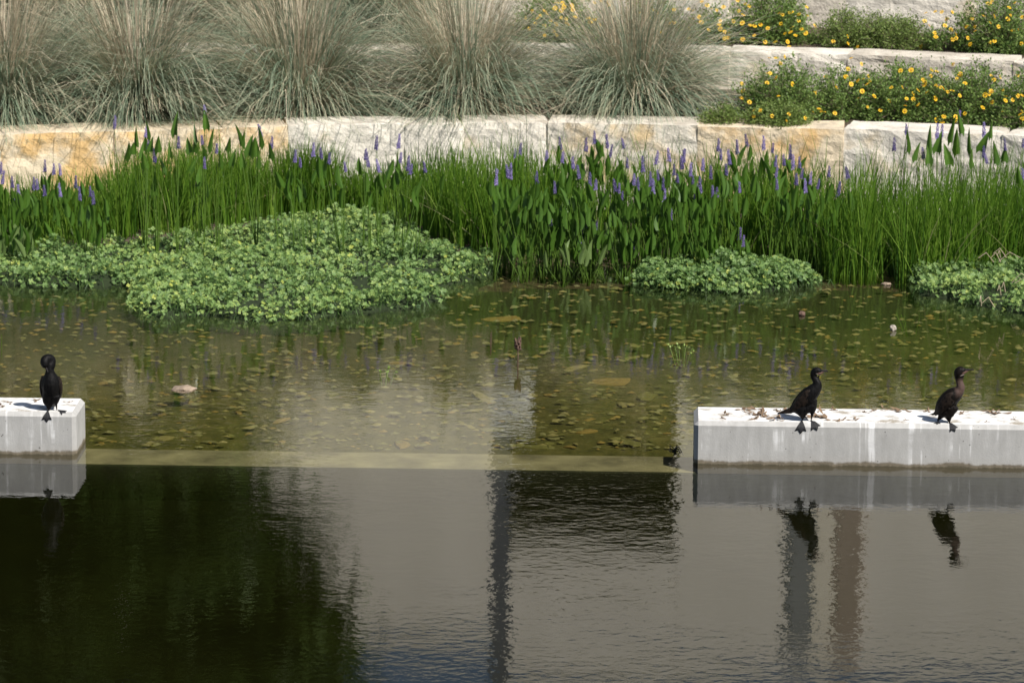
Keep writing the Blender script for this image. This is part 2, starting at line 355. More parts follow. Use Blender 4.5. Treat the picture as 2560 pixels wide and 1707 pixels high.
# walls follow the bends traced along their top edges
W1 = [(-900, 362), (-400, 352), (0, 342), (287, 333), (560, 324), (722, 320), (1014, 316), (1159, 313), (1371, 312), (1743, 319), (2111, 326), (2505, 343), (2900, 372), (3400, 405)]
def wline(pix, z): return [at(px, py, z) for px, py in pix]
w1 = wline([(a, b-5) for a, b in W1], Z1)
W2 = [(-900, 128), (-300, 126), (250, 124), (560, 123), (930, 122), (1250, 121), (1530, 121), (1822, 127), (2120, 136), (2535, 154), (2950, 178), (3400, 210)]
w2 = wline(W2, Z2)
def shift(pts, dy, z): return [np.array([p[0]*(1+dy*0.004), p[1]+dy, z]) for p in pts]
w3 = [np.array([p[0]*1.04, p[1]+2.35, Z3]) for p in w2]
w4 = [np.array([p[0]*1.08, p[1]+5.0, Z4]) for p in w2]
def terrace(name, front, back, z, label):
    X = np.linspace(-14, 14, 113); fy = np.interp(X, [p[0] for p in front], [p[1] for p in front])+0.12
    by = np.interp(X, [p[0] for p in back], [p[1] for p in back])+0.3
    V = []; K = 14
    for k in range(K):
        t = k/(K-1)
        for i, x in enumerate(X):
            y = fy[i]+(by[i]-fy[i])*t
            V.append((x, y, z-0.045+0.03*mnoise.noise(Vector((x*2, y*2, z)))+0.03*t))
    n = len(X); F = [(k*n+i, k*n+i+1, (k+1)*n+i+1, (k+1)*n+i) for k in range(K-1) for i in range(n-1)]
    return tag(obj(name, np_mesh(name, V, F, M['soil'], smooth=True)), label, kind='structure')
terrace('lower_terrace_ground', w1, w2, Z1, 'mulched soil of the lower planted terrace')
terrace('middle_terrace_ground', w2, w3, Z2, 'mulched soil of the middle planted terrace')
terrace('upper_terrace_ground', w3, w4, Z3, 'mulched soil of the upper planted terrace')
gl_y = [p[1] for p in w4]
tag(obj('lawn', np_mesh('lawn', [(-80, 19.9, Z4-0.9), (80, 19.9, Z4-0.9), (80, 21.6, Z4-0.05), (-80, 21.6, Z4-0.05), (-80, 34, 3.9), (80, 34, 3.9), (-300, 400, 4.0), (300, 400, 4.0)],
    [(0, 1, 2, 3), (3, 2, 5, 4), (4, 5, 7, 6)], M['lawn'])), 'lawn rising behind the stone terraces', kind='structure')

# --- limestone blocks
def rough_block(L, D, H, seed, amp=0.02):
    bm = bmesh.new(); bmesh.ops.create_cube(bm, size=1)
    bmesh.ops.subdivide_edges(bm, edges=bm.edges[:], cuts=13, use_grid_fill=True)
    for v in bm.verts:
        c = v.co; q = Vector((c.x*L, c.y*D, c.z*H)); s = Vector((seed*3.3, seed*1.9, 0))
        e = sum(1 for a in (c.x, c.y, c.z) if abs(a) > 0.499)
        n3 = mnoise.noise_vector(q*2.6+s)*amp + mnoise.noise_vector(q*7+s)*amp*0.7 + mnoise.noise_vector(q*16+s)*amp*0.4
        if c.z > 0.499: n3.z *= 0.35
        if e >= 2:                                # broken, rounded arrises
            k = 0.004+0.010*abs(mnoise.noise(q*5+s)); q -= Vector((math.copysign(k, c.x) if abs(c.x) > .499 else 0, math.copysign(k, c.y) if abs(c.y) > .499 else 0, math.copysign(k, c.z) if abs(c.z) > .499 else 0))
        if abs(c.x) > 0.499: n3.x = 0
        v.co = q+n3
    return bm
def stone_wall(pts, z_top, H, D, mats, label, seed0, per=1):
    root = empty('stone_wall', (float(pts[len(pts)//2][0]), float(pts[len(pts)//2][1]), z_top-H))
    tag(root, label, 'stone wall'); rl = Vector(root.location)
    for i in range(len(pts)-1):
        a, b = pts[i], pts[i+1]; d = (b-a); L = math.hypot(d[0], d[1]); ang = math.atan2(d[1], d[0])
        nd = Vector((-math.sin(ang), math.cos(ang), 0)); dz = 0.006*((i*7) % 3-1)
        c = Vector(((a[0]+b[0])/2, (a[1]+b[1])/2, z_top-H/2+dz))+nd*(D/2+0.011*((i*5) % 3-1))
        bm = rough_block(L+(-0.004 if mats[i % len(mats)] == 'stone_ochre' and i > 6 else 0.022), D, H, seed0+i)
        bm_obj('stone_block', bm, M[mats[i % len(mats)]], root, loc=c-rl, rot=(0, 0, ang), smooth=False)
    return root
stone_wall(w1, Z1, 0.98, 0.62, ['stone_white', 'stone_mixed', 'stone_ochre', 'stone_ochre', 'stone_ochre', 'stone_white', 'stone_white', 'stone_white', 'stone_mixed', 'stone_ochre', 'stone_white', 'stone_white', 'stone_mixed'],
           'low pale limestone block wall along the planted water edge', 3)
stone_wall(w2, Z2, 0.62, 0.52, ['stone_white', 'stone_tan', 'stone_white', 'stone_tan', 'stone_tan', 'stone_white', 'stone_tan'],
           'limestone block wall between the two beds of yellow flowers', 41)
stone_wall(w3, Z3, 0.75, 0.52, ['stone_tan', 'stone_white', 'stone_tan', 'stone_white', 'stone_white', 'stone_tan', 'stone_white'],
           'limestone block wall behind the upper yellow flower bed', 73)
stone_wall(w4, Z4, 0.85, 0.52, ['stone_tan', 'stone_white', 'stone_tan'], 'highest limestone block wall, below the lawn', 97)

# --- concrete beams and the drowned sill between them
def beam_obj(name, u0, u1, label):
    c = BO+bu*u0 if u0 > -0.5 else BO+bu*u1
    ref = float((c-BO)@bu)
    bm = box_bm(u0-ref, u1-ref, 0, BW, -0.075, BH, CH, True)
    o = bm_obj(name, bm, M['concrete'], loc=(c[0], c[1], 0), rot=(0, 0, BANG)); return tag(o, label, 'concrete beam')
UL = beam_u(190, 1140)
beam_obj('concrete_beam', 0.0, 9.0, 'long stained concrete beam carrying two cormorants that face sideways')
beam_obj('concrete_beam', UL-8.0, UL, 'concrete beam end carrying one preening cormorant')
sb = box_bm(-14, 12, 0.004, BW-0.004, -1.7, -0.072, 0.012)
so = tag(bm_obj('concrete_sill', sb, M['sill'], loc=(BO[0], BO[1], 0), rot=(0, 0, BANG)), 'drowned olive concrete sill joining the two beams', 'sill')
so.data.materials.append(M['murk_side'])
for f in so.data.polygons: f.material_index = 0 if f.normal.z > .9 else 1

# ================================================================== PLANTS
# --- rushes: one uncountable bed
def rushes():
    nb = 22000
    px = rng.uniform(-350, 2910, nb)
    dens = np.interp(px, [-350, 0, 260, 300, 650, 700, 860, 1000, 1060, 1380, 1440, 1720, 1780, 2050, 2120, 2910],
                     [.9, .8, .9, 1, 1, .9, .55, .6, 1, 1, .30, .35, .8, .8, 1, 1])
    k = rng.uniform(0, 1, nb) < dens; px = px[k]; n = len(px)
    clump = vnoise(np.stack([px*0.011, px*0], 1), 1.0, 4)
    fy = np.interp(px, [-350, 0, 280, 500, 700, 900, 1050, 1150, 1300, 1500, 1750, 2000, 2080, 2300, 2500, 2910], [640, 636, 618, 596, 566, 560, 600, 636, 646, 646, 646, 665, 692, 705, 692, 685])
    py = fy - np.abs(rng.normal(0, 1, n))*40 - rng.uniform(0, 8, n)
    py = np.maximum(py, 543+rng.uniform(0, 14, n))
    tuft = vnoise(np.stack([px*.016, py*.045], 1), 1.0, 3)+.6*vnoise(np.stack([px*.05, py*.12], 1), 1.0, 7)
    k = tuft > -.24-.25*rng.uniform(0, 1, n); px, py, clump = px[k], py[k], clump[k]; n = len(px)
    base = np.array([at(a, b, 0.0) for a, b in zip(px, py)]); base[:, 2] = bed_z(base[:, 1])-0.02
    hh = np.interp(px, [-350, 0, 260, 300, 500, 640, 700, 740, 830, 870, 920, 1000, 1080, 1200, 1400, 1600, 1750, 2000, 2100, 2250, 2910],
                   [.70, .55, .55, .86, .88, .74, .72, .92, .90, .62, .60, .74, .90, 1.0, 1.0, .96, .98, .98, 1.06, 1.12, 1.10])
    hh = hh*0.92*(1+0.12*clump+.16*vnoise(np.stack([px*.03, py*.06], 1), 1.0, 15))*rng.uniform(0.58, 1.06, n)
    tall = rng.uniform(0, 1, n) < 0.03; hh[tall] *= 1.28
    lean = rng.normal(0, 0.155, (n, 2))+np.stack([0.10*vnoise(np.stack([px*0.02, px*0], 1), 1.0, 9), np.full(n, -0.06)], 1)
    stray = rng.uniform(0, 1, n) < 0.04; lean[stray] *= 4.0; hh[stray] *= 0.8
    t = np.linspace(0, 1, 5)
    C = base[:, None, :] + np.stack([lean[:, 0:1]*hh[:, None]*t**1.7, lean[:, 1:2]*hh[:, None]*t**1.7, hh[:, None]*t*np.ones((n, 1))], 2)
    W = (rng.uniform(0.0032, 0.0060, n)[:, None])*np.array([1, 1, .9, .7, .2])[None, :]
    side = np.stack([np.ones(n), rng.normal(0, .6, n), np.zeros(n)], 1); side = unit(side)
    V, F = ribbons(C, W, side)
    tint = np.clip(rng.normal(0.5, 0.25, n)+0.15*clump, 0, 0.9); tint[stray] = rng.uniform(.85, 1, stray.sum())
    tv = np.repeat(tint, 10)
    o = obj('rushes', np_mesh('rushes', V, F, M['rush'], tv))
    tag(o, 'bed of fine upright dark green rushes in front of the limestone wall', 'rushes', kind='stuff')
rushes()

# --- water clover mats
def clover_proto():
    V = []; F = []
    for q in range(4):
        a = q*math.pi/2
        def pt(r, da, z): return (r*math.cos(a+da), r*math.sin(a+da), z)
        i = len(V); V += [(0, 0, 0), pt(.75, -.62, .10), pt(1.0, -.33, .16), pt(.86, 0, .06), pt(1.0, .33, .16), pt(.75, .62, .10)]
        F += [(i, i+1, i+2), (i, i+2, i+3), (i, i+3, i+4), (i, i+4, i+5)]
    return np.array(V), np.array(F)
CV, CF = clover_proto()
def clover_mat(front, back, n, label, hmax=0.135):
    poly = [tuple(at(a, b, 0.0)[:2]) for a, b in front]+[tuple(at(a, b, 0.17)[:2]) for a, b in back]
    P = np.array(poly); lo, hi = P.min(0), P.max(0)
    pts = np.zeros((0, 2))
    while len(pts) < n:
        c = rng.uniform(lo, hi, (n, 2)); pts = np.concatenate([pts, c[in_poly(c, poly)]])
    pts = pts[:n]; ed = np.maximum(0, edge_dist(pts, poly)-.10*np.clip(vnoise(pts, 2.2, 31)+.6*vnoise(pts, 6, 33), 0, 1.2))
    nz = vnoise(pts, 1.6, 2)*0.5+vnoise(pts, 4.2, 5)*0.35+vnoise(pts, 10, 8)*0.2
    gap = vnoise(pts, 2.7, 13)+0.55*vnoise(pts, 7, 3)
    keep = (gap > -0.26) | (rng.uniform(0, 1, n) < 0.25)
    keep &= rng.uniform(0, 1, n) < np.clip(0.06+ed/0.10, 0, 1)
    pts, ed, nz = pts[keep], ed[keep], nz[keep]; m = len(pts)
    top = hmax*np.clip((ed+0.03)/0.15, 0.18, 1)*np.clip(1+1.5*nz+.9*vnoise(pts, 5.5, 41), .25, 2.2)
    z = np.maximum(0.006, top*(1-np.abs(rng.normal(0, .40, m))))
    s = rng.uniform(0.013, 0.029, m)*np.where(rng.uniform(0, 1, m) < .1, .6, 1)
    up = unit(np.stack([rng.normal(0, .8, m), rng.normal(-0.25, .75, m), np.ones(m)], 1))
    a = unit(np.cross(up, rand_dirs(m))); b = np.cross(up, a)
    V = np.stack([pts[:, 0], pts[:, 1], z], 1)[:, None, :] + (CV[None, :, 0:1]*a[:, None, :]+CV[None, :, 1:2]*b[:, None, :]+CV[None, :, 2:3]*up[:, None, :])*s[:, None, None]
    F = CF[None]+np.arange(m)[:, None, None]*len(CV)
    tint = np.clip(rng.normal(0.50, 0.21, m)+0.25*vnoise(pts, 1.2, 21), 0, 1); tint = np.where(rng.uniform(0, 1, m) < 0.02, rng.uniform(.9, 1, m), np.minimum(tint, .86))
    root = empty('water_clover', (float(P[:, 0].mean()), float(P[:, 1].mean()), 0)); rl = np.array(root.location)
    tag(root, label, 'water clover', kind='stuff')
    obj('foliage', np_mesh('foliage', V.reshape(-1, 3)-rl, F.reshape(-1, 3), M['clover'], np.repeat(tint, len(CV))), root)
    # stems under the leaves
    k = rng.integers(0, m, m//2); base = np.stack([pts[k, 0], pts[k, 1], np.full(len(k), -0.03)], 1)+np.concatenate([rng.normal(0, .04, (len(k), 2)), np.zeros((len(k), 1))], 1)
    tip = np.stack([pts[k, 0], pts[k, 1], z[k]], 1); C = np.stack([base, (base+tip)/2, tip], 1)
    V2, F2 = ribbons(C, np.full((len(k), 3), .0022), unit(np.stack([np.ones(len(k)), rng.normal(0, 1, len(k)), np.zeros(len(k))], 1)))
    st = obj('stems', np_mesh('stems', V2-rl, F2, M['clover'], np.repeat(rng.uniform(0, .3, len(k)), 6)), root); st['kind'] = 'stuff'
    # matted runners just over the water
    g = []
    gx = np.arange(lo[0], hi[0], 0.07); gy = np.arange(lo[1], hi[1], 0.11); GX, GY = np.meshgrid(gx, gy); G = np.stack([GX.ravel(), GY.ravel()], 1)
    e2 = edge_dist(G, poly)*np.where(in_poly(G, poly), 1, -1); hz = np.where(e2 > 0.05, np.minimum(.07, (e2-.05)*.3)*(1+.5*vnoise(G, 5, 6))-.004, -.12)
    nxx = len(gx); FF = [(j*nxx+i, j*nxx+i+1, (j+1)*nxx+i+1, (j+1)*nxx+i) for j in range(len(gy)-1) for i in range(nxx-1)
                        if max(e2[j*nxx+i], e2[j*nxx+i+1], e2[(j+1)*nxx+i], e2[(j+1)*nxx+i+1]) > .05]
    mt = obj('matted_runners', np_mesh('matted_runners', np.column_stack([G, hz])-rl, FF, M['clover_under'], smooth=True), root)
    return root
clover_mat([(-300, 700), (0, 712), (120, 722), (220, 722), (320, 716), (315, 768), (380, 800), (500, 792), (640, 806), (760, 802), (900, 786), (1050, 772), (1128, 748), (1100, 722), (1200, 700), (1270, 672), (1296, 655)],
           [(1230, 622), (1130, 588), (1060, 550), (960, 512), (850, 492), (760, 500), (680, 530), (520, 550), (380, 572), (250, 582), (120, 600), (0, 612), (-300, 615)], 32000,
           'largest mat of pale green water clover below the tall heart-leaved plants')
clover_mat([(1512, 690), (1560, 708), (1640, 720), (1720, 728), (1810, 736), (1900, 734), (1995, 722), (2082, 706)],
           [(2070, 672), (2015, 636), (1900, 620), (1790, 616), (1680, 624), (1595, 648), (1530, 670)], 11500, 'small oval island of pale green water clover')
clover_mat([(2262, 694), (2288, 742), (2365, 748), (2420, 764), (2490, 776), (2560, 792), (2760, 812), (2960, 800)],
           [(2960, 620), (2760, 600), (2560, 598), (2460, 612), (2400, 622), (2330, 645)], 12500, 'water clover mat with straw blades beside the tall rushes')

# --- muhly grass fountains
def fountain(seed):
    g = np.random.default_rng(seed)
    def blades(n, Lr, tilt, droop, wid, k, spread):
        nl = max(40, n//22); lk = g.integers(0, nl, n); laz = g.uniform(0, 2*np.pi, nl); lth = np.abs(g.normal(tilt[0], tilt[1], nl)); ldr = g.uniform(*droop, nl); lL = g.uniform(*Lr, nl)
        loose = g.uniform(0, 1, n) < .3
        az = laz[lk]+g.normal(0, .10, n); th = np.abs(lth[lk]+g.normal(0, .07, n)); L = lL[lk]*g.uniform(.75, 1.1, n)
        az = np.where(loose, g.uniform(0, 2*np.pi, n), az); th = np.where(loose, np.abs(g.normal(tilt[0], tilt[1], n)), th)
        r0 = spread*np.sqrt(g.uniform(0, 1, n)); b = np.stack([r0*np.cos(az)+g.normal(0, .03, n), r0*np.sin(az)+g.normal(0, .03, n), np.zeros(n)], 1)
        az2 = az+g.normal(0, .14, n); dr = np.where(loose, g.uniform(*droop, n), ldr[lk]*g.uniform(.8, 1.2, n)); P = [b]; LK.append(lk); th2 = th.copy()
        for i in range(k-1):
            s = L/(k-1); d = np.stack([np.sin(th2)*np.cos(az2), np.sin(th2)*np.sin(az2), np.cos(th2)], 1)
            P.append(P[-1]+d*s[:, None]); th2 = np.minimum(th2+dr*(0.5+1.1*(i+1)/k), 2.75); az2 = az2+g.normal(0, .07, n)
        C = np.stack(P, 1); C[..., 2] = np.maximum(C[..., 2], -0.02+0.01*g.uniform(0, 1, n)[:, None])
        W = g.uniform(*wid, n)[:, None]*np.linspace(1, .25, k)[None]
        side = np.stack([-np.sin(az2), np.cos(az2), g.normal(0, .4, n)], 1)
        V, F = ribbons(C, W, unit(side)); return V, F, n, k
    out = {}; LK = []
    A = blades(3700, (0.85, 1.6), (0.78, 0.50), (0.10, 0.44), (.0030, .0060), 7, 0.26)
    out['leaf_blades'] = A; out['tA'] = np.repeat(np.clip(g.normal(.34, .17, A[2])+g.normal(0, .22, A[2])[LK[-1]], 0, 1), 2*A[3])
    B = blades(1000, (1.0, 1.8), (0.28, 0.66), (0.02, 0.24), (.0024, .0050), 6, 0.24)
    out['flower_stalks'] = B; out['tB'] = np.repeat(np.clip(g.normal(.5, .2, B[2])+g.normal(0, .2, B[2])[LK[-1]], 0, 1), 2*B[3])
    D = blades(650, (0.5, 1.05), (0.85, 0.4), (0.2, 0.55), (.0024, .005), 6, 0.26)
    out['dry_blades'] = D; out['tD'] = np.repeat(np.clip(g.normal(.15, .2, D[2]), 0, 1), 2*D[3])
    return [np_mesh('leaf_blades', A[0], A[1], M['grass'], out['tA']), np_mesh('flower_stalks', B[0], B[1], M['straw'], out['tB']), np_mesh('dry_blades', D[0], D[1], M['straw'], out['tD'])]
FT = [fountain(s) for s in (5, 6, 7, 8, 9)]
def grass_thing(loc, i, rz, sc, label, group=None):
    root = empty('muhly_grass', loc, rz); root.scale = (sc*random.uniform(.93, 1.08), sc, sc*random.uniform(.90, 1.08)); root.rotation_euler = (random.gauss(-.03, .04), random.gauss(0, .07), rz)
    tag(root, label, 'grass clump', group)
    for nm, me in zip(('leaf_blades', 'flower_stalks', 'dry_blades'), FT[i % 5]):
        o = obj(nm, me, root); o['kind'] = 'stuff'
front_lab = ['grey-green muhly grass clump above the largest ochre wall stone', 'muhly grass fountain behind the tall heart-shaped pickerelweed leaves',
             'muhly grass fountain above the joint between ochre and pale stones', 'muhly grass clump with a dark brown thatch at its foot',
             'muhly grass clump next to the yellow flowering shrubs']
for i, (px, py) in enumerate([(-5, 306), (335, 300), (742, 292), (1163, 287), (1592, 284)]):
    p = at(px, py, Z1); p = p+np.array([0, 0.74, 0]); grass_thing((p[0], p[1], Z1-.04), i, i*1.9+.3, [1.20, 1.24, 1.20, 1.14, 1.16][i], front_lab[i], 'muhly grass along the lower terrace')
for i, px in enumerate([-380, -60, 150, 400, 640, 830, 1000]):
    p = at(px, 82-(i % 2)*14, Z2); grass_thing((p[0], p[1]-.1, Z2-.04), i+1, i*1.3+1, 1.0+.05*(i % 3), 'muhly grass clump on the middle terrace behind the front row', 'muhly grass on the middle terrace')
for i, x in enumerate(np.linspace(-7.5, 1.0, 7)):
    y = np.interp(x, [p[0] for p in w3], [p[1] for p in w3])+1.3; grass_thing((x, y, Z3-.03), i, i*2.1, .95, 'muhly grass clump on the upper terrace above the front rows', 'muhly grass on the upper terrace')

# --- yellow flowering shrubs
def flower_mesh():
    bm = bmesh.new(); c0 = bm.verts.new((0, 0, .002))
    for k in range(9):
        a = k*2*math.pi/9; da = .30
        p = [bm.verts.new((r*math.cos(a+d), r*math.sin(a+d), z)) for r, d, z in ((.35, -da*.6, .1), (.8, -da, .16), (1, 0, .08), (.8, da, .16), (.35, da*.6, .1))]
        bm.faces.new(p)
    bm.verts.remove(c0); f0 = len(bm.faces)
    r = bmesh.ops.create_icosphere(bm, subdivisions=1, radius=.36)
    for v in r['verts']: v.co.z = v.co.z*.55+.14
    bm.faces.ensure_lookup_table()
    for f in bm.faces[f0:]: f.material_index = 1
    me = bpy.data.meshes.new('flower'); bm.to_mesh(me); bm.free(); me.materials.append(M['yellow']); me.materials.append(M['orange']); return me
FLW = flower_mesh()
SHR = []
def shrub(px, py, z, rx, ry, rz, n, label, mat='shrub', leaf=.034, name='flowering_shrub', cat='shrub', group=None, loc=None, twigs=60, dead=0.0):
    p = np.array(loc) if loc is not None else at(px, py+(22 if z < 1 else 15), z)
    if name == 'flowering_shrub': rx, ry = rx*1.18, ry*1.1
    c = np.array([p[0], p[1], z-.05]); root = empty(name, tuple(c)); tag(root, label, cat, group)
    g = rng
    # twigs fan out from the crown of the plant; leaves sit along them
    n = int(n*2.3); nb = max(60, n//30); d = rand_dirs(nb, -.05, 1); amp = 1+.30*np.array([mnoise.noise(Vector(q*2.4)+Vector((px*.01, 0, 0))) for q in d])+g.normal(0, .10, nb)
    tip = d*np.array([rx, ry, rz])*amp[:, None]; tip[:, 2] = np.maximum(tip[:, 2], .05)
    foot = tip*np.array([.25, .25, 0])+g.normal(0, .03, (nb, 3))*np.array([1, 1, 0])
    mid = (foot+tip)/2+np.array([0, 0, .06]); C = np.stack([foot, mid, tip], 1)
    V, F = ribbons(C, np.array([.004, .003, .0015])[None].repeat(nb, 0), perp(unit(tip-foot)))
    o = obj('twigs', np_mesh('twigs', V, F, M['twig']), root); o['kind'] = 'stuff'
    k = g.integers(0, nb, n); t = np.sqrt(g.uniform(.05, 1.06, n))
    P = foot[k]*((1-t)**2)[:, None]+2*mid[k]*(t*(1-t))[:, None]+tip[k]*(t**2)[:, None]+g.normal(0, .035, (n, 3)); P[:, 2] = np.maximum(P[:, 2], .02)
    D = unit(unit(tip-foot)[k]*.6+rand_dirs(n, -.5, 1)); S = perp(D); L = g.uniform(.6, 1.35, n)*leaf
    V, F = leaf_quads(P, D, S, L, L*.24); tint = np.clip(g.normal(.45, .22, n)+.25*(t-.6), 0, 1)
    o = obj('foliage', np_mesh('foliage', V, F, M[mat], np.repeat(tint, 4)), root); o['kind'] = 'stuff'
    SHR.append((root, c, np.array([rx, ry, rz])*1.02)); return root
G1 = 'flowering shrubs on the lower terrace'
def ground1(px): return 268 if px < 2300 else 275
shrub(1810, 282, Z1, .22, .20, .20, 1100, 'tiny green seedling shrub at the foot of the muhly grass', 'lime', .03)
shrub(1952, 268, Z1, .43, .40, .60, 5200, 'yellow flowering shrub nearest the muhly grass on the lower terrace', group=G1)
shrub(1945, 286, Z1, .30, .22, .26, 2400, 'bright green young shrub tucked under the lower flowering shrubs', 'lime', .032)
shrub(2110, 262, Z1, .40, .38, .52, 3900, 'sparse yellow flowering shrub with bare grey twigs at its foot', group=G1)
shrub(2255, 264, Z1, .44, .42, .58, 5200, 'dark green flowering shrub dotted with yellow daisies above the white stone', group=G1)
shrub(2420, 270, Z1, .46, .42, .58, 5200, 'broad flowering shrub behind the arrow-shaped pickerelweed leaves', group=G1)
shrub(2600, 286, Z1, .50, .42, .60, 5000, 'flowering shrub above the receding end of the low wall', group=G1)
G2 = 'flowering shrubs on the middle terrace'
shrub(1390, 84, Z2, .46, .40, .62, 4200, 'yellow flowering shrub glimpsed between two grass clumps', group=G2)
shrub(1640, 72, Z2, .34, .36, .46, 2200, 'thin yellow flowering shrub behind the last muhly grass', group=G2)
shrub(1775, 84, Z2, .26, .30, .42, 1300, 'straggly brown-stemmed shrub with a few yellow flowers', group=G2)
shrub(1925, 84, Z2, .44, .42, .60, 5200, 'full flowering shrub standing above the pale wall coping', group=G2)
shrub(2130, 92, Z2, .38, .34, .42, 3400, 'light green feathery shrub without flowers on the middle terrace', 'lime', .030)
shrub(2240, 96, Z2, .36, .34, .36, 2900, 'low light green shrub beside the stone joint', 'lime', .030)
shrub(2365, 100, Z2, .26, .28, .30, 700, 'dry twiggy shrub with a few small orange blooms', group=G2)
shrub(2505, 104, Z2, .46, .42, .62, 5400, 'dense dark flowering shrub at the end of the middle terrace', group=G2)
FL = [(1700+x/2.735, y/2.735) for x, y in
      [(150, 15), (185, 40), (215, 65), (250, 72), (297, 52), (60, 65), (90, 75), (130, 118), (145, 155), (265, 168), (275, 200), (195, 208), (305, 220), (330, 260), (365, 148), (395, 5), (472, 45), (432, 105), (425, 160), (478, 175), (510, 180), (550, 172), (508, 245), (428, 272), (600, 195), (582, 290), (650, 290), (690, 165), (680, 92), (700, 103), (752, 88), (812, 102), (865, 50), (878, 112), (810, 145), (767, 190), (757, 222), (718, 232), (735, 288), (790, 245), (832, 202), (858, 228), (922, 180), (1048, 285), (1145, 250), (1148, 300), (745, 327), (868, 327), (1215, 322), (1680, 92), (1672, 146), (1703, 178), (1745, 82), (1790, 85), (1825, 135), (1812, 178), (1862, 85), (1742, 228), (1748, 256), (1852, 205), (1885, 235), (1888, 262), (1865, 272), (1650, 318), (1998, 132), (1960, 183), (2017, 215), (1968, 262), (2075, 112), (2150, 115), (2178, 185), (2258, 105), (2240, 132), (2290, 22), (2275, 212), (2310, 205), (2118, 300), (2150, 285), (2335, 300), (2340, 120), (2250, 55), (1985, 305),
       (608, 400), (658, 400), (715, 390), (687, 436), (658, 533), (595, 568), (768, 577), (362, 455), (423, 574), (430, 624), (403, 642), (420, 672), (475, 700), (510, 760), (1148, 475), (1133, 527), (1068, 597), (1170, 578), (1217, 553), (1290, 522), (1280, 578), (1245, 626), (1328, 660), (1170, 400), (1240, 440), (1508, 486), (1580, 482), (1720, 480), (1715, 522), (1755, 492), (1868, 442), (1915, 510), (1948, 572), (1443, 600), (1518, 597), (1673, 565), (1670, 585), (1750, 587), (1785, 600), (1803, 612), (1830, 630), (1860, 623), (1690, 628), (1627, 620), (1593, 642), (1595, 680), (1627, 718), (1745, 676), (1912, 655), (1540, 725), (1537, 762), (1430, 690), (2127, 520), (2187, 528), (2310, 517), (2147, 548), (2128, 626), (2087, 652), (2228, 662), (2225, 690), (2310, 658), (2275, 685), (2135, 702), (2070, 738), (2207, 765), (2340, 655), (2340, 765), (1750, 825), (1792, 838), (1885, 802), (1880, 832), (1948, 778), (2343, 812), (1805, 800)]]
FL += [(850+x/2.735, y/2.735) for x, y in
       [(1313, 80), (1398, 78), (1415, 98), (1370, 110), (1480, 22), (1520, 25), (1470, 60), (1532, 52), (1513, 75), (1585, 42), (1592, 70), (1622, 98), (1607, 120), (1545, 133), (1440, 143), (1350, 128), (1335, 165), (1397, 178), (1478, 160), (1480, 182), (1462, 215), (1397, 243), (1268, 125), (1700, 128), (1710, 155), (1740, 140), (1740, 22), (1835, 20), (1840, 40), (1785, 5), (1930, 5), (1970, 5), (2115, 30), (2170, 92), (2285, 70), (2125, 130), (2280, 160)]]
def put_flower(root, pos, s):
    o = bpy.data.objects.new('flower', FLW); COL.objects.link(o); o.parent = root
    o.location = Vector(pos)-Vector(root.location); d = Vector((random.gauss(.12, .45), random.gauss(-.55, .4), random.uniform(.25, 1))).normalized()
    o.rotation_euler = d.to_track_quat('Z', 'Y').to_euler(); o.scale = (s, s, s)
for px, py in FL:
    d = ray(px, py); best = None
    for root, c, rr in SHR:
        o = (CAM-c)/rr; dd = d/rr; A = dd@dd; B = 2*o@dd; Cc = o@o-1; disc = B*B-4*A*Cc
        if disc >= 0:
            t = (-B-math.sqrt(disc))/(2*A); miss = 0
        else:
            t = -B/(2*A); miss = math.sqrt(((o+dd*t)@(o+dd*t)))-1
        pos = CAM+d*t
        if pos[2] < c[2]: miss += .3
        if 'flower' not in root['label'] and 'bloom' not in root['label']: miss += .15
        k = miss*3+t*0.02 if miss else t*0.02-.1
        if best is None or k < best[0]: best = (k, root, pos)
    put_flower(best[1], best[2], random.uniform(.024, .034))
for root, c, rr in SHR:
    if 'flower' in root['label'] and 'without' not in root['label']:
        for k in range(7):
            d = rand_dirs(1, .1, .95)[0]; d[1] = -abs(d[1]); put_flower(root, c+d*rr, random.uniform(.019, .028))
# terraces above the picture, seen only mirrored in the water
def upper_shrub(x, line, z, off, label, grp, i):
    y = np.interp(x, [p[0] for p in line], [p[1] for p in line])+off
    hs = 1.0 if line is w3 else 2.6
    r = shrub(int(x*97)+5000, 0, z, .48, .45, .62*hs, int(2600*hs), label, 'shrub', .05, group=grp, loc=(x, y, z))
    for k in range(int(22*hs)):
        d = rand_dirs(1, .05, 1)[0]; put_flower(r, np.array(r.location)+d*np.array([.56, .5, .62*hs])*1.03, random.uniform(.024, .032))
for i, x in enumerate(np.linspace(1.4, 7.4, 8)):
    upper_shrub(x, w3, Z3, 1.2, 'flowering shrub on the upper terrace, seen mirrored in the water', 'flowering shrubs on the upper terrace', i)
for i, x in enumerate(np.linspace(1.1, 7.8, 10)):
    upper_shrub(x, w4, Z4, 1.1, 'tall flowering shrub along the lawn edge, seen mirrored in the water', 'flowering shrubs along the lawn edge', i)
# bare twigs fallen at the foot of the lower shrubs
tw = empty('twig_heap', tuple(at(2080, 290, Z1))); tag(tw, 'small heap of bare grey twigs under the flowering shrubs', 'twigs')
for k in range(9):
    a = random.uniform(-1.2, 1.2); L = random.uniform(.12, .26); q = Vector((random.uniform(-.1, .1), random.uniform(-.05, .1), .01))
    V, F = tube_vf([q, q+Vector((math.sin(a)*L*.5, -.03, .08)), q+Vector((math.sin(a)*L, -.05, .13+.06*random.random()))], [.006, .005, .003], 5)
    obj('twig', np_mesh('twig', V, F, M['twig']), tw)

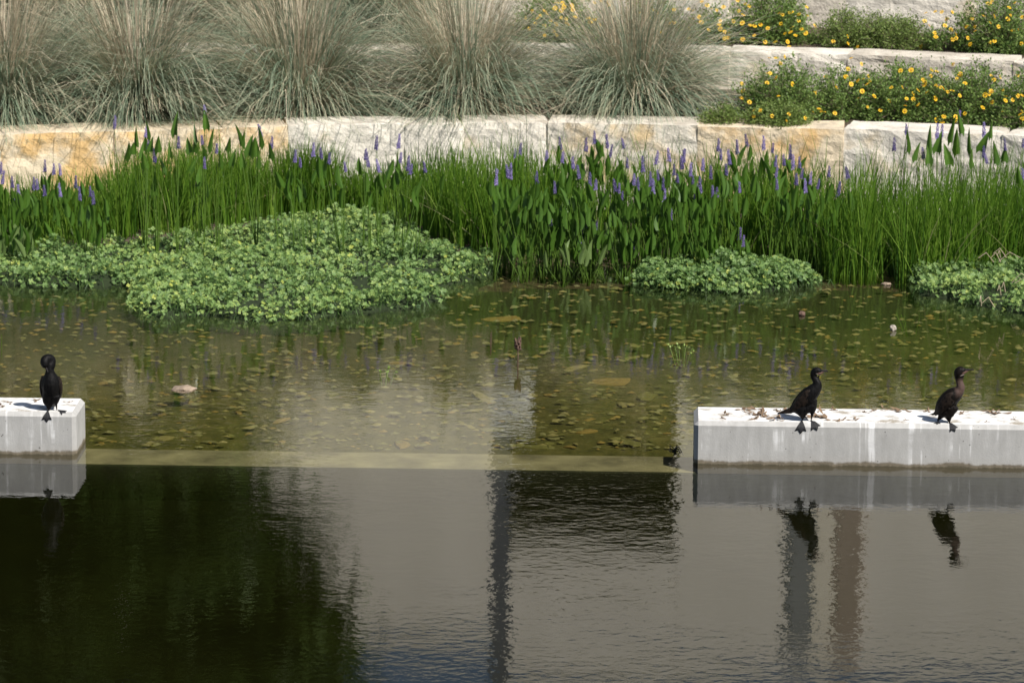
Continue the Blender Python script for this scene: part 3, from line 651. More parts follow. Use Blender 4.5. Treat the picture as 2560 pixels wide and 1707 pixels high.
# --- pickerelweed
def blade_mesh(name, heart, mat, seed):
    g = random.Random(seed); k = 8; V = []; F = []; tn = []
    for i in range(k):
        t = i/(k-1)
        wd = (math.sin(math.pi*min(1, (t*.86+.14)))**.8 if not heart else (1-t)**.75*(0.55+1.1*min(1, t*5+.35))*.72)
        if i == k-1: wd = .02
        bend = .10*t*t
        for s in (-1, -.5, 0, .5, 1):
            zb = -.16*(1-t) if (heart and abs(s) == 1 and i == 0) else 0
            V.append((s*wd*.5, -bend+.16*wd*abs(s), t+zb)); tn.append(min(1, max(0, .5+g.gauss(0, .08)+(.14 if s == 0 else 0))))
    for i in range(k-1):
        for j in range(4): a = i*5+j; F.append((a, a+1, a+6, a+5))
    return np_mesh(name, V, F, mat, tn, smooth=True)
LEAF = {'heart': blade_mesh('leaf', True, M['pick'], 1), 'lance': blade_mesh('leaf', False, M['pick'], 2), 'pale': blade_mesh('leaf', False, M['pick_pale'], 3)}
def spike_mesh(seed):
    g = np.random.default_rng(seed); parts = []; n = 46; t = (np.arange(n)+.5)/n; a = np.arange(n)*2.399
    r = .013*(1.05-.5*t)+g.normal(0, .003, n); P = np.stack([r*np.cos(a), r*np.sin(a), t], 1)
    Vs = []; Fs = []; tn = []
    for i in range(n):
        s = .0085*(1.1-.5*t[i])*g.uniform(.8, 1.2); c = P[i]*[1, 1, .115]
        b = len(Vs); Vs += [c+np.array(q)*s for q in ((1, 0, 0), (-.5, .87, 0), (-.5, -.87, 0), (0, 0, 1.1), (0, 0, -1.1))]
        Fs += [(b, b+1, b+3), (b+1, b+2, b+3), (b+2, b, b+3), (b+1, b, b+4), (b+2, b+1, b+4), (b, b+2, b+4)]
        tn += [float(np.clip(g.normal(.5, .25), 0, 1))]*5
    return np_mesh('flower_spike', Vs, Fs, M['purple'], tn)
SPK = [spike_mesh(s) for s in (1, 2, 3)]
def stalk_mesh():
    V, F = tube_vf([(0, 0, 0), (.015, 0, .35), (0, 0, .7), (0, 0, 1)], [.0055, .005, .004, .003], 5); return np_mesh('stem', V, F, M['pick'], np.full(len(V), .8))
STK = stalk_mesh()
PLANTS = []
def place_stalk(root, base, tip):
    d = Vector(tip)-Vector(base); o = obj('stem', STK, root, Vector(base)-Vector(root.location)); o.rotation_euler = d.to_track_quat('Z', 'Y').to_euler(); o.scale = (1, 1, d.length); return o
def place_leaf(root, base, kind, L, wd, stem_from=None, face=None, tilt=None):
    o = obj('leaf', LEAF[kind], root, Vector(base)-Vector(root.location))
    o.rotation_euler = (tilt if tilt is not None else random.gauss(0.0, .16), random.gauss(0, .20), face if face is not None else random.gauss(0, .9)); o.scale = (wd, L, L)
    if stem_from is not None: place_stalk(root, stem_from, base)
def plant_Y(px, py, zt=0.93, lo=8.35, hi=9.95):
    return float(np.clip(at(px, py, zt)[1], lo, hi))
def pickerel(px, py, label, group, nleaf=3, kind='lance', pale=False, zt=.93, Lr=(.15, .24), flower=True, lo=8.35, hi=9.95):
    Y = plant_Y(px, py+22, zt, lo, hi); top = atY(px, py+22, Y)
    if not flower: label = label.replace('violet pickerelweed', 'flowerless leafy pickerelweed'); group = group+' without flowers'
    elif py > 440 and zt > .6: label = label.replace('violet pickerelweed', 'low violet pickerelweed'); group = group+' low down'
    root = empty('pickerelweed', (top[0]+random.gauss(0, .05), Y+random.gauss(0, .04), float(bed_z(Y))-.02)); tag(root, label, 'pickerelweed', group)
    if flower:
        s = obj('flower_spike', SPK[random.randrange(3)], root, Vector(top)-Vector(root.location), (random.gauss(0, .08), random.gauss(0, .1), random.uniform(0, 6)))
        sc = random.uniform(.85, 1.2); s.scale = (sc, sc, sc*random.uniform(.9, 1.25)); place_stalk(root, root.location, top)
    H = top[2]
    for k in range(nleaf):
        L = random.uniform(*Lr); h = max(.12, H-random.uniform(.02, .34)-L*.5); b = Vector((top[0]+random.gauss(0, .085), Y+random.gauss(-.03, .08), h))
        place_leaf(root, b, 'pale' if pale else kind, L, random.uniform(.045, .075) if kind == 'lance' else random.uniform(.07, .10), root.location)
    PLANTS.append((px, root)); return root
z1 = lambda L: [(x/2.735, y/2.735) for x, y in L]
z2 = lambda L: [(850+x/2.735, y/2.735) for x, y in L]
z3 = lambda L: [(1700+x/2.735, y/2.735) for x, y in L]
GA = 'short pickerelweed at the end of the clover'
for p in z1([(5, 1130), (15, 1200), (85, 1225), (125, 1275), (230, 1240), (255, 1240), (308, 1115), (308, 1280), (368, 1135), (412, 1140), (412, 1285), (518, 1225), (550, 1310), (620, 1285), (640, 1340)]):
    pickerel(*p, 'short violet pickerelweed growing behind the end of the largest clover mat', GA, 5, zt=.62, lo=8.2)
for i in range(14):
    pickerel(random.uniform(-200, 230), random.uniform(455, 520), 'short violet pickerelweed growing behind the end of the largest clover mat', GA, 5, zt=.5, flower=(i < 2), lo=7.9)
for i in range(5):
    pickerel(random.uniform(-30, 110), random.uniform(545, 590), 'young pale pickerelweed leaves at the edge of the largest clover mat', 'pale young pickerelweed by the clover', 5, pale=True, zt=.33, flower=False, lo=7.6)
GB = 'tall heart-leaved pickerelweed by the ochre stone'
tallA = [pickerel(*p, 'tall pickerelweed with heart-shaped leaves standing against the ochre limestone', GB, 1, 'heart', zt=1.2, lo=8.9) for p in
         z1([(783, 820), (993, 880), (1013, 965), (1062, 1050), (1222, 955), (1400, 745), (1385, 930), (1400, 1095), (1482, 990), (1785, 880), (1858, 960)])]
def extra_leaf(plants, px, py, L, wd, kind='heart', face=None, tilt=None):
    r = min(plants, key=lambda q: abs((CAM[0]+0)+q.location.x-atY(px, py, q.location.y)[0])); b = atY(px, py, r.location.y-.05)
    b[2] -= L*.45; place_leaf(r, b, kind, L, wd, r.location, face, tilt)
for x, y, L, wd in [(1205, 850, .27, .10), (1410, 820, .24, .09), (940, 940, .24, .06), (1005, 890, .22, .05), (1035, 990, .17, .09), (978, 985, .17, .12), (910, 1020, .14, .10), (1085, 990, .20, .09), (1160, 1030, .18, .06), (1355, 910, .22, .06), (1310, 995, .17, .11), (1390, 1030, .20, .11), (1450, 960, .28, .07), (1545, 985, .18, .08), (1640, 930, .26, .11), (1672, 950, .18, .06), (1705, 1000, .24, .12), (1750, 1010, .24, .13), (1770, 940, .24, .10), (1840, 1030, .20, .12), (1500, 1090, .2, .08), (690, 1240, .22, .10), (1115, 1130, .2, .07), (1295, 1120, .2, .08), (1590, 1080, .2, .09), (1000, 1100, .2, .1), (1660, 1090, .2, .08)]:
    extra_leaf(tallA, x/2.735, y/2.735, L*.92, wd*.8, 'heart', random.choice([-.9, -.5, .3, .6, 2.6, 3.3]), random.gauss(0, .1))
GC = 'pickerelweed scattered through the rushes by the pale stones'
for p in z1([(2055, 1085), (2140, 1010), (2198, 1030), (2250, 1060), (2015, 1050)])+z2([(38, 1115), (170, 1035), (193, 1080), (247, 965), (397, 955), (410, 1055), (268, 1120), (462, 1110), (480, 1135), (585, 1120)]):
    pickerel(*p, 'violet pickerelweed spike among the rushes below the pale stones', GC, 2, zt=1.0, Lr=(.16, .26), lo=8.8)
GD = 'dense pickerelweed in the middle of the rush bed'
for p in z2([(1065, 1210), (1150, 1155), (1163, 1165), (1195, 1020), (1232, 1000), (1345, 1205), (1413, 1045), (1470, 1265), (1508, 965), (1518, 1055), (1595, 1095), (1637, 1165), (1683, 975), (1710, 1215), (1740, 925), (1748, 1240), (1830, 955), (1848, 1015), (1885, 1255), (1905, 1262), (1925, 1310), (1943, 955), (1965, 1090), (2010, 1210), (2035, 1245), (2072, 1115), (2125, 1215), (2140, 1265), (2160, 1065), (2175, 1175), (2210, 1240), (2215, 1330), (2250, 1045), (2285, 1140), (2310, 1195), (2345, 1050)])+[(1676, 528), (1376, 543), (1465, 550), (1490, 555), (1452, 586), (1579, 632)]:
    pickerel(*p, 'violet pickerelweed in the dense leafy patch amid the rushes', GD, 5, zt=.92)
for i in range(34):
    pickerel(random.uniform(1290, 1790), random.uniform(420, 560), 'violet pickerelweed in the dense leafy patch amid the rushes', GD, 6, zt=random.uniform(.6, .95), flower=False)
extra_pale = [pickerel(px, py, 'pale young pickerelweed leaves at the open water edge', 'pale pickerelweed at the water edge', 5, pale=True, zt=.36, flower=False, Lr=(.18, .28), lo=8.1) for px, py in [(1400, 560), (1425, 535), (1450, 560), (1490, 560), (1520, 540), (1545, 560), (1415, 590), (1470, 580)]]
GE = 'pickerelweed among rushes by the ochre block'
for p in z3([(15, 1100), (28, 1050), (70, 1150), (90, 1200), (110, 1300), (140, 1260), (155, 1110), (212, 1165), (225, 1290), (253, 1290), (260, 975), (280, 1035), (320, 1140), (340, 1070), (392, 995), (408, 1260), (462, 945), (570, 965), (630, 985), (650, 1080), (655, 1155), (663, 1240), (712, 1075), (755, 1030), (772, 1100), (795, 1210), (820, 1090), (828, 1160), (858, 1260), (888, 1200), (940, 1235), (1018, 1150), (1080, 1290), (1150, 1160)])+[(1848, 578), (1857, 595)]:
    pickerel(*p, 'violet pickerelweed among rushes in front of the rough ochre block', GE, 3, zt=1.0, Lr=(.16, .25), lo=8.6)
GF = 'tall arrow-leaved pickerelweed by the white stone'
tallB = [pickerel(*p, 'tall pickerelweed with arrow-shaped leaves standing against the white limestone', GF, 0, 'heart', zt=1.2, lo=8.9) for p in
         z3([(1465, 970), (1548, 860), (1665, 1025), (1755, 890), (1788, 880), (1908, 775), (2078, 880), (2075, 1020), (2100, 1060), (2225, 970), (2345, 950), (2345, 1170)])]
for x, y, L, wd in [(1550, 965, .28, .06), (1620, 1040, .22, .10), (1720, 960, .32, .08), (1762, 975, .24, .12), (1860, 890, .32, .08), (1905, 970, .32, .11), (1922, 840, .28, .08), (1995, 970, .30, .06), (2060, 970, .24, .13), (2132, 890, .20, .06), (2150, 1050, .26, .11), (2215, 1060, .16, .1), (1840, 1060, .24, .12), (2340, 1200, .24, .09), (1700, 1060, .22, .1), (2010, 1080, .22, .08)]:
    extra_leaf(tallB, 1700+x/2.735, y/2.735, L*.92, wd*.8, 'heart', random.choice([-.8, -.4, .3, .7, 2.7, 3.4]), random.gauss(0, .1))

# ================================================================== ON AND IN THE POND
# flat stones lying on the shallow bed: parts of the bed
def flat_stone(seed):
    bm = bmesh.new(); g = random.Random(seed); n = 9; r = [g.uniform(.5, 1.15) for _ in range(n)]
    rings = [(1.0, -.18), (.96, .05), (.62, .2)]
    V = [[bm.verts.new((math.cos(2*math.pi*i/n)*r[i]*q*.5, math.sin(2*math.pi*i/n)*r[i]*q*.5, z+.03*g.random())) for i in range(n)] for q, z in rings]
    for a in range(2):
        for i in range(n): bm.faces.new((V[a][i], V[a][(i+1) % n], V[a+1][(i+1) % n], V[a+1][i]))
    bm.faces.new(V[2]); me = bpy.data.meshes.new('stone'); bm.normal_update(); bm.to_mesh(me); bm.free(); return me
SM = []
for s in range(6):
    for k in ('s0', 's1', 's2', 's3'):
        me = flat_stone(s) if k == 's0' else SM[-1].copy()
        me.materials.clear(); me.materials.append(M[k]); SM.append(me)
cand = []
big = [(1100, 1008, .42), (1210, 990, .5), (1010, 1100, .4), (1340, 1108, .34), (1425, 1107, .2), (1440, 1100, .12), (1565, 1095, .38), (1385, 1087, .2), (410, 1085, .26), (255, 1097, .16), (640, 920, .42), (820, 1082, .2), (700, 1043, .26), (780, 1075, .3), (1260, 800, .5), (1440, 915, .4), (1530, 950, .6), (1080, 1020, .3), (1180, 1020, .26), (1700, 855, .5), (1470, 1070, .3), (1230, 1065, .3), (760, 970, .26), (830, 980, .3), (1000, 905, .36), (1330, 985, .26), (1620, 985, .4), (1560, 1005, .3), (1290, 1105, .3)]
for px, py, s in big: cand.append((*at(px, py, -.12)[:2], s*.6))
while len(cand) < 300:
    px, py = random.uniform(-40, 2600), random.uniform(720, 1105)**1.0
    p = at(px, py, -.12)
    if mnoise.noise(Vector((p[0]*.8, p[1]*.5, 3))) < random.uniform(-.35, .25): continue
    cand.append((p[0], p[1], random.choice([.03, .04, .05, .06, .08, .11])*random.uniform(.8, 1.2)))
for i, (x, y, s) in enumerate(cand):
    zb = float(bed_z(y)); o = obj('stone', SM[random.randrange(24)], bed, (x, y, zb+.012), (random.gauss(0, .06), random.gauss(0, .06), random.uniform(0, 6.28)))
    o.scale = (s*random.uniform(1.0, 1.7), s*random.uniform(.5, 1.0), min(.05, s*.28))
# countless smaller gravel and leaf scraps between them
gm = {}
def small_litter(name, n, mats, smin, smax, lift, flat):
    for kk, mt in enumerate(mats):
        m = n//len(mats); px = rng.uniform(-150, 2700, m); py = rng.uniform(700, 1108, m)
        P = np.array([at(a, b, -.1) for a, b in zip(px, py)]); P[:, 2] = bed_z(P[:, 1])+lift*rng.uniform(.2, 1, m)
        s = rng.uniform(smin, smax, m); a = rng.uniform(0, 6.28, m); Vs = []
        for q in range(6):
            r = s*rng.uniform(.6, 1.1, m)*.5; Vs.append(np.stack([P[:, 0]+r*np.cos(a+q*1.047)*1.5, P[:, 1]+r*np.sin(a+q*1.047), P[:, 2]+rng.normal(0, flat, m)], 1))
        top = P+np.array([0, 0, 1])*(s*.16+.004)[:, None]; V = np.stack(Vs+[top], 1).reshape(-1, 3); i = np.arange(m)*7
        F = np.concatenate([np.stack([i+q, i+(q+1) % 6, i+6], 1) for q in range(6)])
        o = obj(name, np_mesh(name, V, F, M[mt]), bed); o['kind'] = 'stuff'
small_litter('gravel', 2400, ['s0', 's1', 's2', 's3'], .02, .07, .012, .003)
small_litter('sunken_leaves', 900, ['s1', 's3', 's0'], .03, .09, .05, .006)

# things that break the surface
def seed_stalk():
    b = at(1294, 912, 0); t = atY(1294, 852, b[1]); H = t[2]-0
    r = empty('seed_stalk', (b[0], b[1], -.13)); tag(r, 'single brown dried seed head standing out of the shallow water', 'seed stalk')
    V, F = tube_vf([(0, 0, 0), (.004, 0, .13+H*.4), (-.002, 0, .13+H*.72)], [.006, .006, .006], 6); obj('stem', np_mesh('stem', V, F, M['dry_stalk']), r)
    parts = []
    for k in range(14):
        a = k*2.4; h = .13+H*(.60+.03*k); q = (math.cos(a)*.026, math.sin(a)*.02, h+.04)
        parts.append(tube_vf([(0, 0, h), (q[0]*.9, q[1]*.9, h+.012), q], [.006, .013, .004], 5))
    V, F = join_vf(parts); obj('seed_head', np_mesh('seed_head', V, F, M['dry_stalk']), r)
seed_stalk()
def sprig(px, py, hpx, n, mat, label, cat, spread=.05, name='water_sprig', leaf=True):
    b = at(px, py, 0); H = atY(px, py-hpx, b[1])[2]; r = empty(name, (b[0], b[1], -.1)); tag(r, label, cat); Vs = []; Ls = []
    for k in range(n):
        x = random.gauss(0, spread); tip = (x, random.gauss(0, spread*.5), .1+H*random.uniform(.6, 1)); o0 = (x*.5, 0, 0)
        V, F = tube_vf([o0, ((o0[0]+tip[0])/2, 0, tip[2]*.55), tip], [.003, .0028, .002], 4)
        obj('stem', np_mesh('stem', V, F, M[mat], np.full(len(V), .7)), r)
        if leaf:
            m = 5; P = np.array([tip]*m)+rng.normal(0, .01, (m, 3)); D = unit(rand_dirs(m, -.2, 1)); V, F = leaf_quads(P, D, perp(D), np.full(m, .03), np.full(m, .009))
            obj('leaf', np_mesh('leaf', V, F, M[mat], np.full(len(V), .8)), r)
sprig(1226, 860, 34, 3, 'dry_stalk', 'thin reddish twig tips poking out of the water', 'twig', .025, 'water_twig', False)
sprig(1705, 888, 26, 5, 'clover', 'small green water sprig beyond the beam corner', 'water plant', .06)
sprig(960, 936, 12, 4, 'clover', 'tiny pale green sprig breaking the water amid the stones', 'water plant', .05)
sprig(2280, 815, 36, 4, 'rush', 'few loose green blades rising from the water near the pale pebble', 'water plant', .09, leaf=False)
sprig(2, 865, 40, 2, 'rush', 'two bent green blades rising from the water behind the preening cormorant', 'water plant', .03, leaf=False)
def rock(px, py, sx, sy, sz, mat, label, cat, name='rock', seed=1, zoff=0.0):
    bm = bmesh.new(); bmesh.ops.create_icosphere(bm, subdivisions=3, radius=.5)
    for v in bm.verts:
        n = mnoise.noise(v.co*3+Vector((seed*5, 0, 0))); v.co *= 1+.3*n; v.co.x *= sx; v.co.y *= sy; v.co.z *= sz
    p = at(px, py, 0); tag(bm_obj(name, bm, M[mat], loc=(p[0], p[1], zoff)), label, cat)
rock(460, 972, .20, .20, .07, 'rock', 'pinkish grey rock breaking the surface of the shallows', 'rock', seed=2, zoff=-.004)
rock(2232, 826, .06, .06, .07, 'pebble', 'small white pebble in the water between the clover mats', 'rock', 'white_pebble', seed=5, zoff=.02)
rock(2005, 788, .07, .06, .06, 'dry_stalk', 'small brown scrap floating beyond the clover island', 'debris', 'floating_scrap', seed=7, zoff=.01)
rock(2216, 712, .10, .06, .035, 'rock', 'pale flat scrap at the foot of the dark rushes', 'debris', 'pale_scrap', seed=9, zoff=.008)
# straw blades caught in the right clover mat
st = empty('straw_tuft', tuple(at(2520, 720, 0))); tag(st, 'bent straw-coloured blades lying over a clover mat', 'straw')
for k in range(11):
    px, py = random.choice([(2490, 655), (2530, 640), (2500, 735), (2545, 700), (2470, 770)]); q = at(px+random.uniform(-25, 25), py+random.uniform(-8, 8), .2)-np.array(st.location); a = random.uniform(-1, 1); L = random.uniform(.12, .3)
    V, F = tube_vf([q, q+np.array([a*L*.5, -.02, .10]), q+np.array([a*L, -.05, .05])], [.004, .004, .002], 4); obj('blade', np_mesh('blade', V, F, M['straw'], np.full(len(V), .7)), st)

# --- dead leaf scraps on the beams
def scrap_mesh(seed):
    g = np.random.default_rng(seed); m = 7; P = np.stack([g.normal(0, .35, m), g.normal(0, .3, m), g.uniform(.02, .16, m)], 1)
    D = unit(np.stack([g.normal(0, 1, m), g.normal(0, 1, m), g.normal(.12, .25, m)], 1)); S = unit(np.cross(D, [0, 0, 1.0])+g.normal(0, .25, (m, 3)))
    V, F = leaf_quads(P, D, S, g.uniform(.5, 1.1, m), g.uniform(.14, .3, m), .6); V[:, 2] = np.maximum(V[:, 2], .0); return np_mesh('leaf_scrap', V, F, M['dead'])
SC = [scrap_mesh(s) for s in range(5)]
def on_beam(px, py): return at(px, py, BH)
for i, (x, y, s) in enumerate([(310, 235, .05), (300, 260, .04), (440, 200, .07), (462, 225, .05), (520, 206, .08), (545, 245, .10), (500, 262, .07), (600, 250, .06), (680, 210, .06), (650, 268, .09), (980, 250, .12), (940, 256, .07), (960, 205, .06), (1075, 275, .06), (1190, 272, .05), (1040, 203, .05), (1270, 220, .04), (1330, 210, .05), (1440, 205, .08), (1520, 210, .07), (1690, 218, .05), (1915, 228, .05), (2170, 225, .10), (2130, 220, .05), (2100, 288, .03), (2285, 268, .03), (1550, 275, .03)]):
    p = on_beam(1700+x*.3656, 950+y*.3656); o = obj('leaf_scrap', SC[i % 5], None, (p[0], p[1], BH+.001), (0, 0, i*1.7)); o.scale = (s, s, s*.8)
    tag(o, 'curled brown dead leaf scrap lying on the long concrete beam', 'dead leaf', 'dead leaf scraps on the long beam')
for i, (x, y, s) in enumerate([(8, 470, .05), (270, 430, .06), (60, 445, .05), (490, 440, .03)]):
    p = on_beam(x*.351, 850+y*.351); o = obj('leaf_scrap', SC[i % 5], None, (p[0], p[1], BH+.001), (0, 0, i*1.1)); o.scale = (s, s, s*.6)
    tag(o, 'brown dead leaf scrap lying beside the preening cormorant', 'dead leaf', 'dead leaf scraps on the beam end')
# dark weed snagged at the beam corner
sn = at(1690, 1128, 0); V, F = join_vf([tube_vf([(random.uniform(-.07, .07), random.uniform(-.1, .1), -.02), (random.uniform(-.07, .07), random.uniform(-.1, .1), .03), (random.uniform(-.05, .05), random.uniform(-.06, .06), -.015)], [.004, .005, .002], 4) for k in range(9)])
tag(obj('snagged_weed', np_mesh('snagged_weed', V, F, M['mud']), None, tuple(sn)), 'dark weed snagged in the water by the end of the long beam', 'weed')

# ================================================================== CORMORANTS
def bird_mat(name, a, b, neck):
    m, nt, p = new_mat(name); v = coords(nt)
    at_ = N(nt, 'ShaderNodeAttribute'); at_.attribute_name = 'tint'
    vo = nt.nodes.new('ShaderNodeTexVoronoi'); vo.inputs['Scale'].default_value = 60; nt.links.new(coords(nt, (1, 1, .6)), vo.inputs['Vector'])
    c = ramp(nt, [(.1, a), (.7, b)], vo.outputs['Distance']); c = mixc(nt, at_.outputs['Fac'], c, neck)
    nt.links.new(c, p.inputs['Base Color']); p.inputs['Roughness'].default_value = .5; p.inputs['Specular IOR Level'].default_value = .12
    h = math_n(nt, 'ADD', vo.outputs['Distance'], noise_t(nt, coords(nt, (1, 1, .4)), 160, 3)); nt.links.new(bump(nt, h, .004, .6), p.inputs['Normal']); return m
M['feather'] = bird_mat('black_feather', (.0025, .0025, .003), (.006, .0055, .0055), (.010, .010, .012))
M['feather_brown'] = bird_mat('brown_black_feather', (.0035, .0028, .0025), (.009, .0065, .005), (.095, .062, .052))
M['wing'] = bird_mat('wing_feather', (.003, .0025, .0025), (.024, .017, .013), (.03, .025, .02))
M['foot'] = plain_mat('webbed_foot', (.014, .0145, .017), .7, .3, 60, .001)
M['bill'] = plain_mat('bill', (.03, .027, .027), .7, .2, 60, 0.0, .15)
M['gular'] = plain_mat('gular_skin', (.10, .05, .035), .6, .2, 60)
M['gular_edge'] = plain_mat('pale_skin_edge', (.15, .12, .105), .7, .2, 60)
M['eye'] = plain_mat('eye', (.02, .03, .035), .1, .2, 60)
def bird_body(name, tubes, mat, root, neckfn=None, vox=.0055):
    V, F = join_vf([capped(p, r) for p, r in tubes]); me = bpy.data.meshes.new('tmp'); me.from_pydata(V.tolist(), [], [tuple(int(i) for i in f if i >= 0) for f in F])
    me.update(); o = bpy.data.objects.new('tmp', me); COL.objects.link(o)
    md = o.modifiers.new('r', 'REMESH'); md.mode = 'VOXEL'; md.voxel_size = vox; md.use_smooth_shade = True
    sm = o.modifiers.new('s', 'SMOOTH'); sm.factor = .5; sm.iterations = 5
    dg = bpy.context.evaluated_depsgraph_get(); dg.update(); m2 = bpy.data.meshes.new_from_object(o.evaluated_get(dg)); bpy.data.objects.remove(o)
    m2.name = name; m2.materials.clear(); m2.materials.append(mat); n = len(m2.vertices); co = np.empty(n*3); m2.vertices.foreach_get('co', co); co = co.reshape(-1, 3)
    a = m2.attributes.new('tint', 'FLOAT', 'POINT'); a.data.foreach_set('value', (neckfn(co) if neckfn else np.zeros(n)).astype(np.float32))
    return obj(name, m2, root)
def capped(pts, rad, seg=14):
    """a closed loft; points are resampled along a smooth curve"""
    pts = np.asarray(pts, float); rad = np.asarray(rad, float); rad = rad.reshape(len(pts), -1); k = len(pts); t = np.arange(k); tt = np.linspace(0, k-1, (k-1)*5+1)
    def cr(A):
        out = []
        for x in tt:
            i = min(int(x), k-2); u = x-i; p0, p1, p2, p3 = A[max(i-1, 0)], A[i], A[i+1], A[min(i+2, k-1)]
            out.append(.5*((2*p1)+(-p0+p2)*u+(2*p0-5*p1+4*p2-p3)*u*u+(-p0+3*p1-3*p2+p3)*u**3))
        return np.array(out)
    P, Rr = cr(pts), np.maximum(cr(rad), .001); V, F = tube_vf(P, Rr, seg); n = len(V)
    V = np.concatenate([V, P[:1], P[-1:]]); m = len(P)
    caps = [(n, (j+1) % seg, j, -1) for j in range(seg)]+[(n+1, (m-1)*seg+j, (m-1)*seg+(j+1) % seg, -1) for j in range(seg)]
    return V, np.concatenate([F, np.array(caps)])
def drape(v):
    """distance v towards the front from the beam's top front arris -> (depth offset towards viewer, z) over chamfer and face"""
    c = CH*1.414
    if v < 0: return v, BH
    if v < c: return v*.7071, BH-v*.7071
    return CH, BH-CH-(v-c)
def foot(root, u, v0, ang, L=.088, spread=.44):
    """webbed foot: u along the beam, v0 distance of the heel behind (-) the arris, ang heading from straight-ahead"""
    rows, cols = 9, 13; V = []; F = []; th = [(-spread, 1.0), (0, 1.08), (spread, .92)]
    for lay in (0, 1):
        for i in range(rows):
            r = i/(rows-1)
            for j in range(cols):
                q = -spread+2*spread*j/(cols-1); near = min(abs(q-a) for a, _ in th)
                Lq = L*np.interp(q, [-spread, -spread*.5, 0, spread*.5, spread], [1.0, .84, 1.08, .84, .92]); rr = .006+r*Lq
                uu = u+math.sin(ang+q)*rr; vv = v0+math.cos(ang+q)*rr; dv, z = drape(vv); dv2, z2 = drape(vv+.002); nx_, nz_ = -(z2-z), (dv2-dv); nl = math.hypot(nx_, nz_) or 1
                h = .002+(.006*(1-.5*r) if near < spread/6.5 else .0025) if lay else -.0005
                V.append(BO+bu*uu-bv*(dv-CH+nx_/nl*h)+np.array([0, 0, z+nz_/nl*h]))
    n = rows*cols
    for lay in (0, 1):
        for i in range(rows-1):
            for j in range(cols-1):
                a = lay*n+i*cols+j; F.append((a, a+1, a+cols+1, a+cols))
    ring = [j for j in range(cols)]+[i*cols+cols-1 for i in range(1, rows)]+[(rows-1)*cols+j for j in range(cols-2, -1, -1)]+[i*cols for i in range(rows-2, 0, -1)]
    for a, b in zip(ring, ring[1:]+ring[:1]): F.append((a, b, n+b, n+a))
    V = np.array(V); c = np.array(root.location); o = obj('foot', np_mesh('foot', V-c, F, M['foot'], smooth=True), root); return o
# note: drape() measures from the arris, which lies CH behind the front face
def beam_pt(u, back, z=BH): return BO+bu*u+bv*(CH+back)+np.array([0, 0, z])
def make_bird(foot_px, unit_m, spine, thighs, mat, label, yk, tail, wing, bill, gular, eye, feet, neckfn=None, ywid=.95, back=.035):
    """spine etc. are traced in profile: (x, z-down, radius) in tracing units about foot_px; y runs with yk"""
    ox, oy, wpx, wpy = foot_px; u0 = beam_u_top(wpx, wpy); base = beam_pt(u0, back); root = empty('cormorant', tuple(base)); tag(root, label, 'cormorant')
    def P(x, y, dy=0.0): X = (x-ox)*unit_m; return np.array([X, -yk*X+dy, (oy-y)*unit_m*1.025])
    def S(seq):
        seq = [(a[0], a[1], a[2]*(1.14 if (len(seq) > 10 and i >= 7) else 1.0), *a[3:]) for i, a in enumerate(seq)]
        return [P(a[0], a[1], a[3] if len(a) > 3 else 0) for a in seq], [(a[2]*unit_m*ywid, a[2]*unit_m) for a in seq]
    tubes = [S(spine)]+[S(t) for t in thighs]
    body = bird_body('body', tubes, M[mat], root, neckfn)
    return root, P, S, u0
def beam_u_top(px, py): return float((at(px, py, BH)-BO)@bu)
def flat_part(name, root, mat, prof, thick, tint=0.0):
    """closed shell from centre-line points, half height h and half thickness t"""
    V, F = capped([p for p, h, t in prof], [(t, h) for p, h, t in prof], 12); tri = [tuple(int(i) for i in f if i >= 0) for f in F]
    me = bpy.data.meshes.new(name); me.from_pydata(V.tolist(), [], tri); me.update(); me.materials.append(mat)
    a = me.attributes.new('tint', 'FLOAT', 'POINT'); a.data.foreach_set('value', np.full(len(V), tint, np.float32)); me.polygons.foreach_set('use_smooth', np.ones(len(me.polygons), bool))
    return obj(name, me, root)
def fan_tail(root, mat, a, b, wid, n=7):
    a, b = Vector(a), Vector(b); d = (b-a); side = Vector((-d.y, d.x, 0)).normalized(); r = None
    tl = None
    for k in range(n):
        t = (k/(n-1)-.5); e = a+d*(1-.35*abs(t)*1.2)+side*wid*t*1.5; s = a+side*wid*.5*t; m = (s+e)/2
        V, F = capped([s, m, e], [(.008, .004), (.010, .003), (.003, .0015)], 8); tri = [tuple(int(i) for i in f if i >= 0) for f in F]
        me = bpy.data.meshes.new('tail_feather'); me.from_pydata(V.tolist(), [], tri); me.update(); me.materials.append(mat)
        o = obj('tail_feather', me, root)
def wedge_tail(root, a, b, h):
    a, b = Vector(a), Vector(b); d = b-a
    flat_part('tail', root, M['wing'], [(a-d*.12, h, .022), (a+d*.25, h*.78, .024), (a+d*.6, h*.48, .026), (a+d*.9, h*.22, .026), (b, h*.08, .018)], 0)
def ball(name, root, mat, p, r):
    bm = bmesh.new(); bmesh.ops.create_icosphere(bm, subdivisions=2, radius=r); return bm_obj(name, bm, mat, root, True, loc=Vector(p))
def bill_parts(root, a, b, r, sub=None):
    a, b = Vector(a), Vector(b); d = b-a; dn = d.normalized()
    flat_part('bill', root, M['bill'], [(a-dn*.01, r, r*.8), (a+d*.3, r*.72, r*.6), (a+d*.7, r*.5, r*.45), (a+d*.93, r*.52, r*.42), (b+Vector((0, 0, -.005)), r*.34, r*.25), (b+Vector((0, 0, -.010))-dn*.001, r*.1, r*.1)], 0)

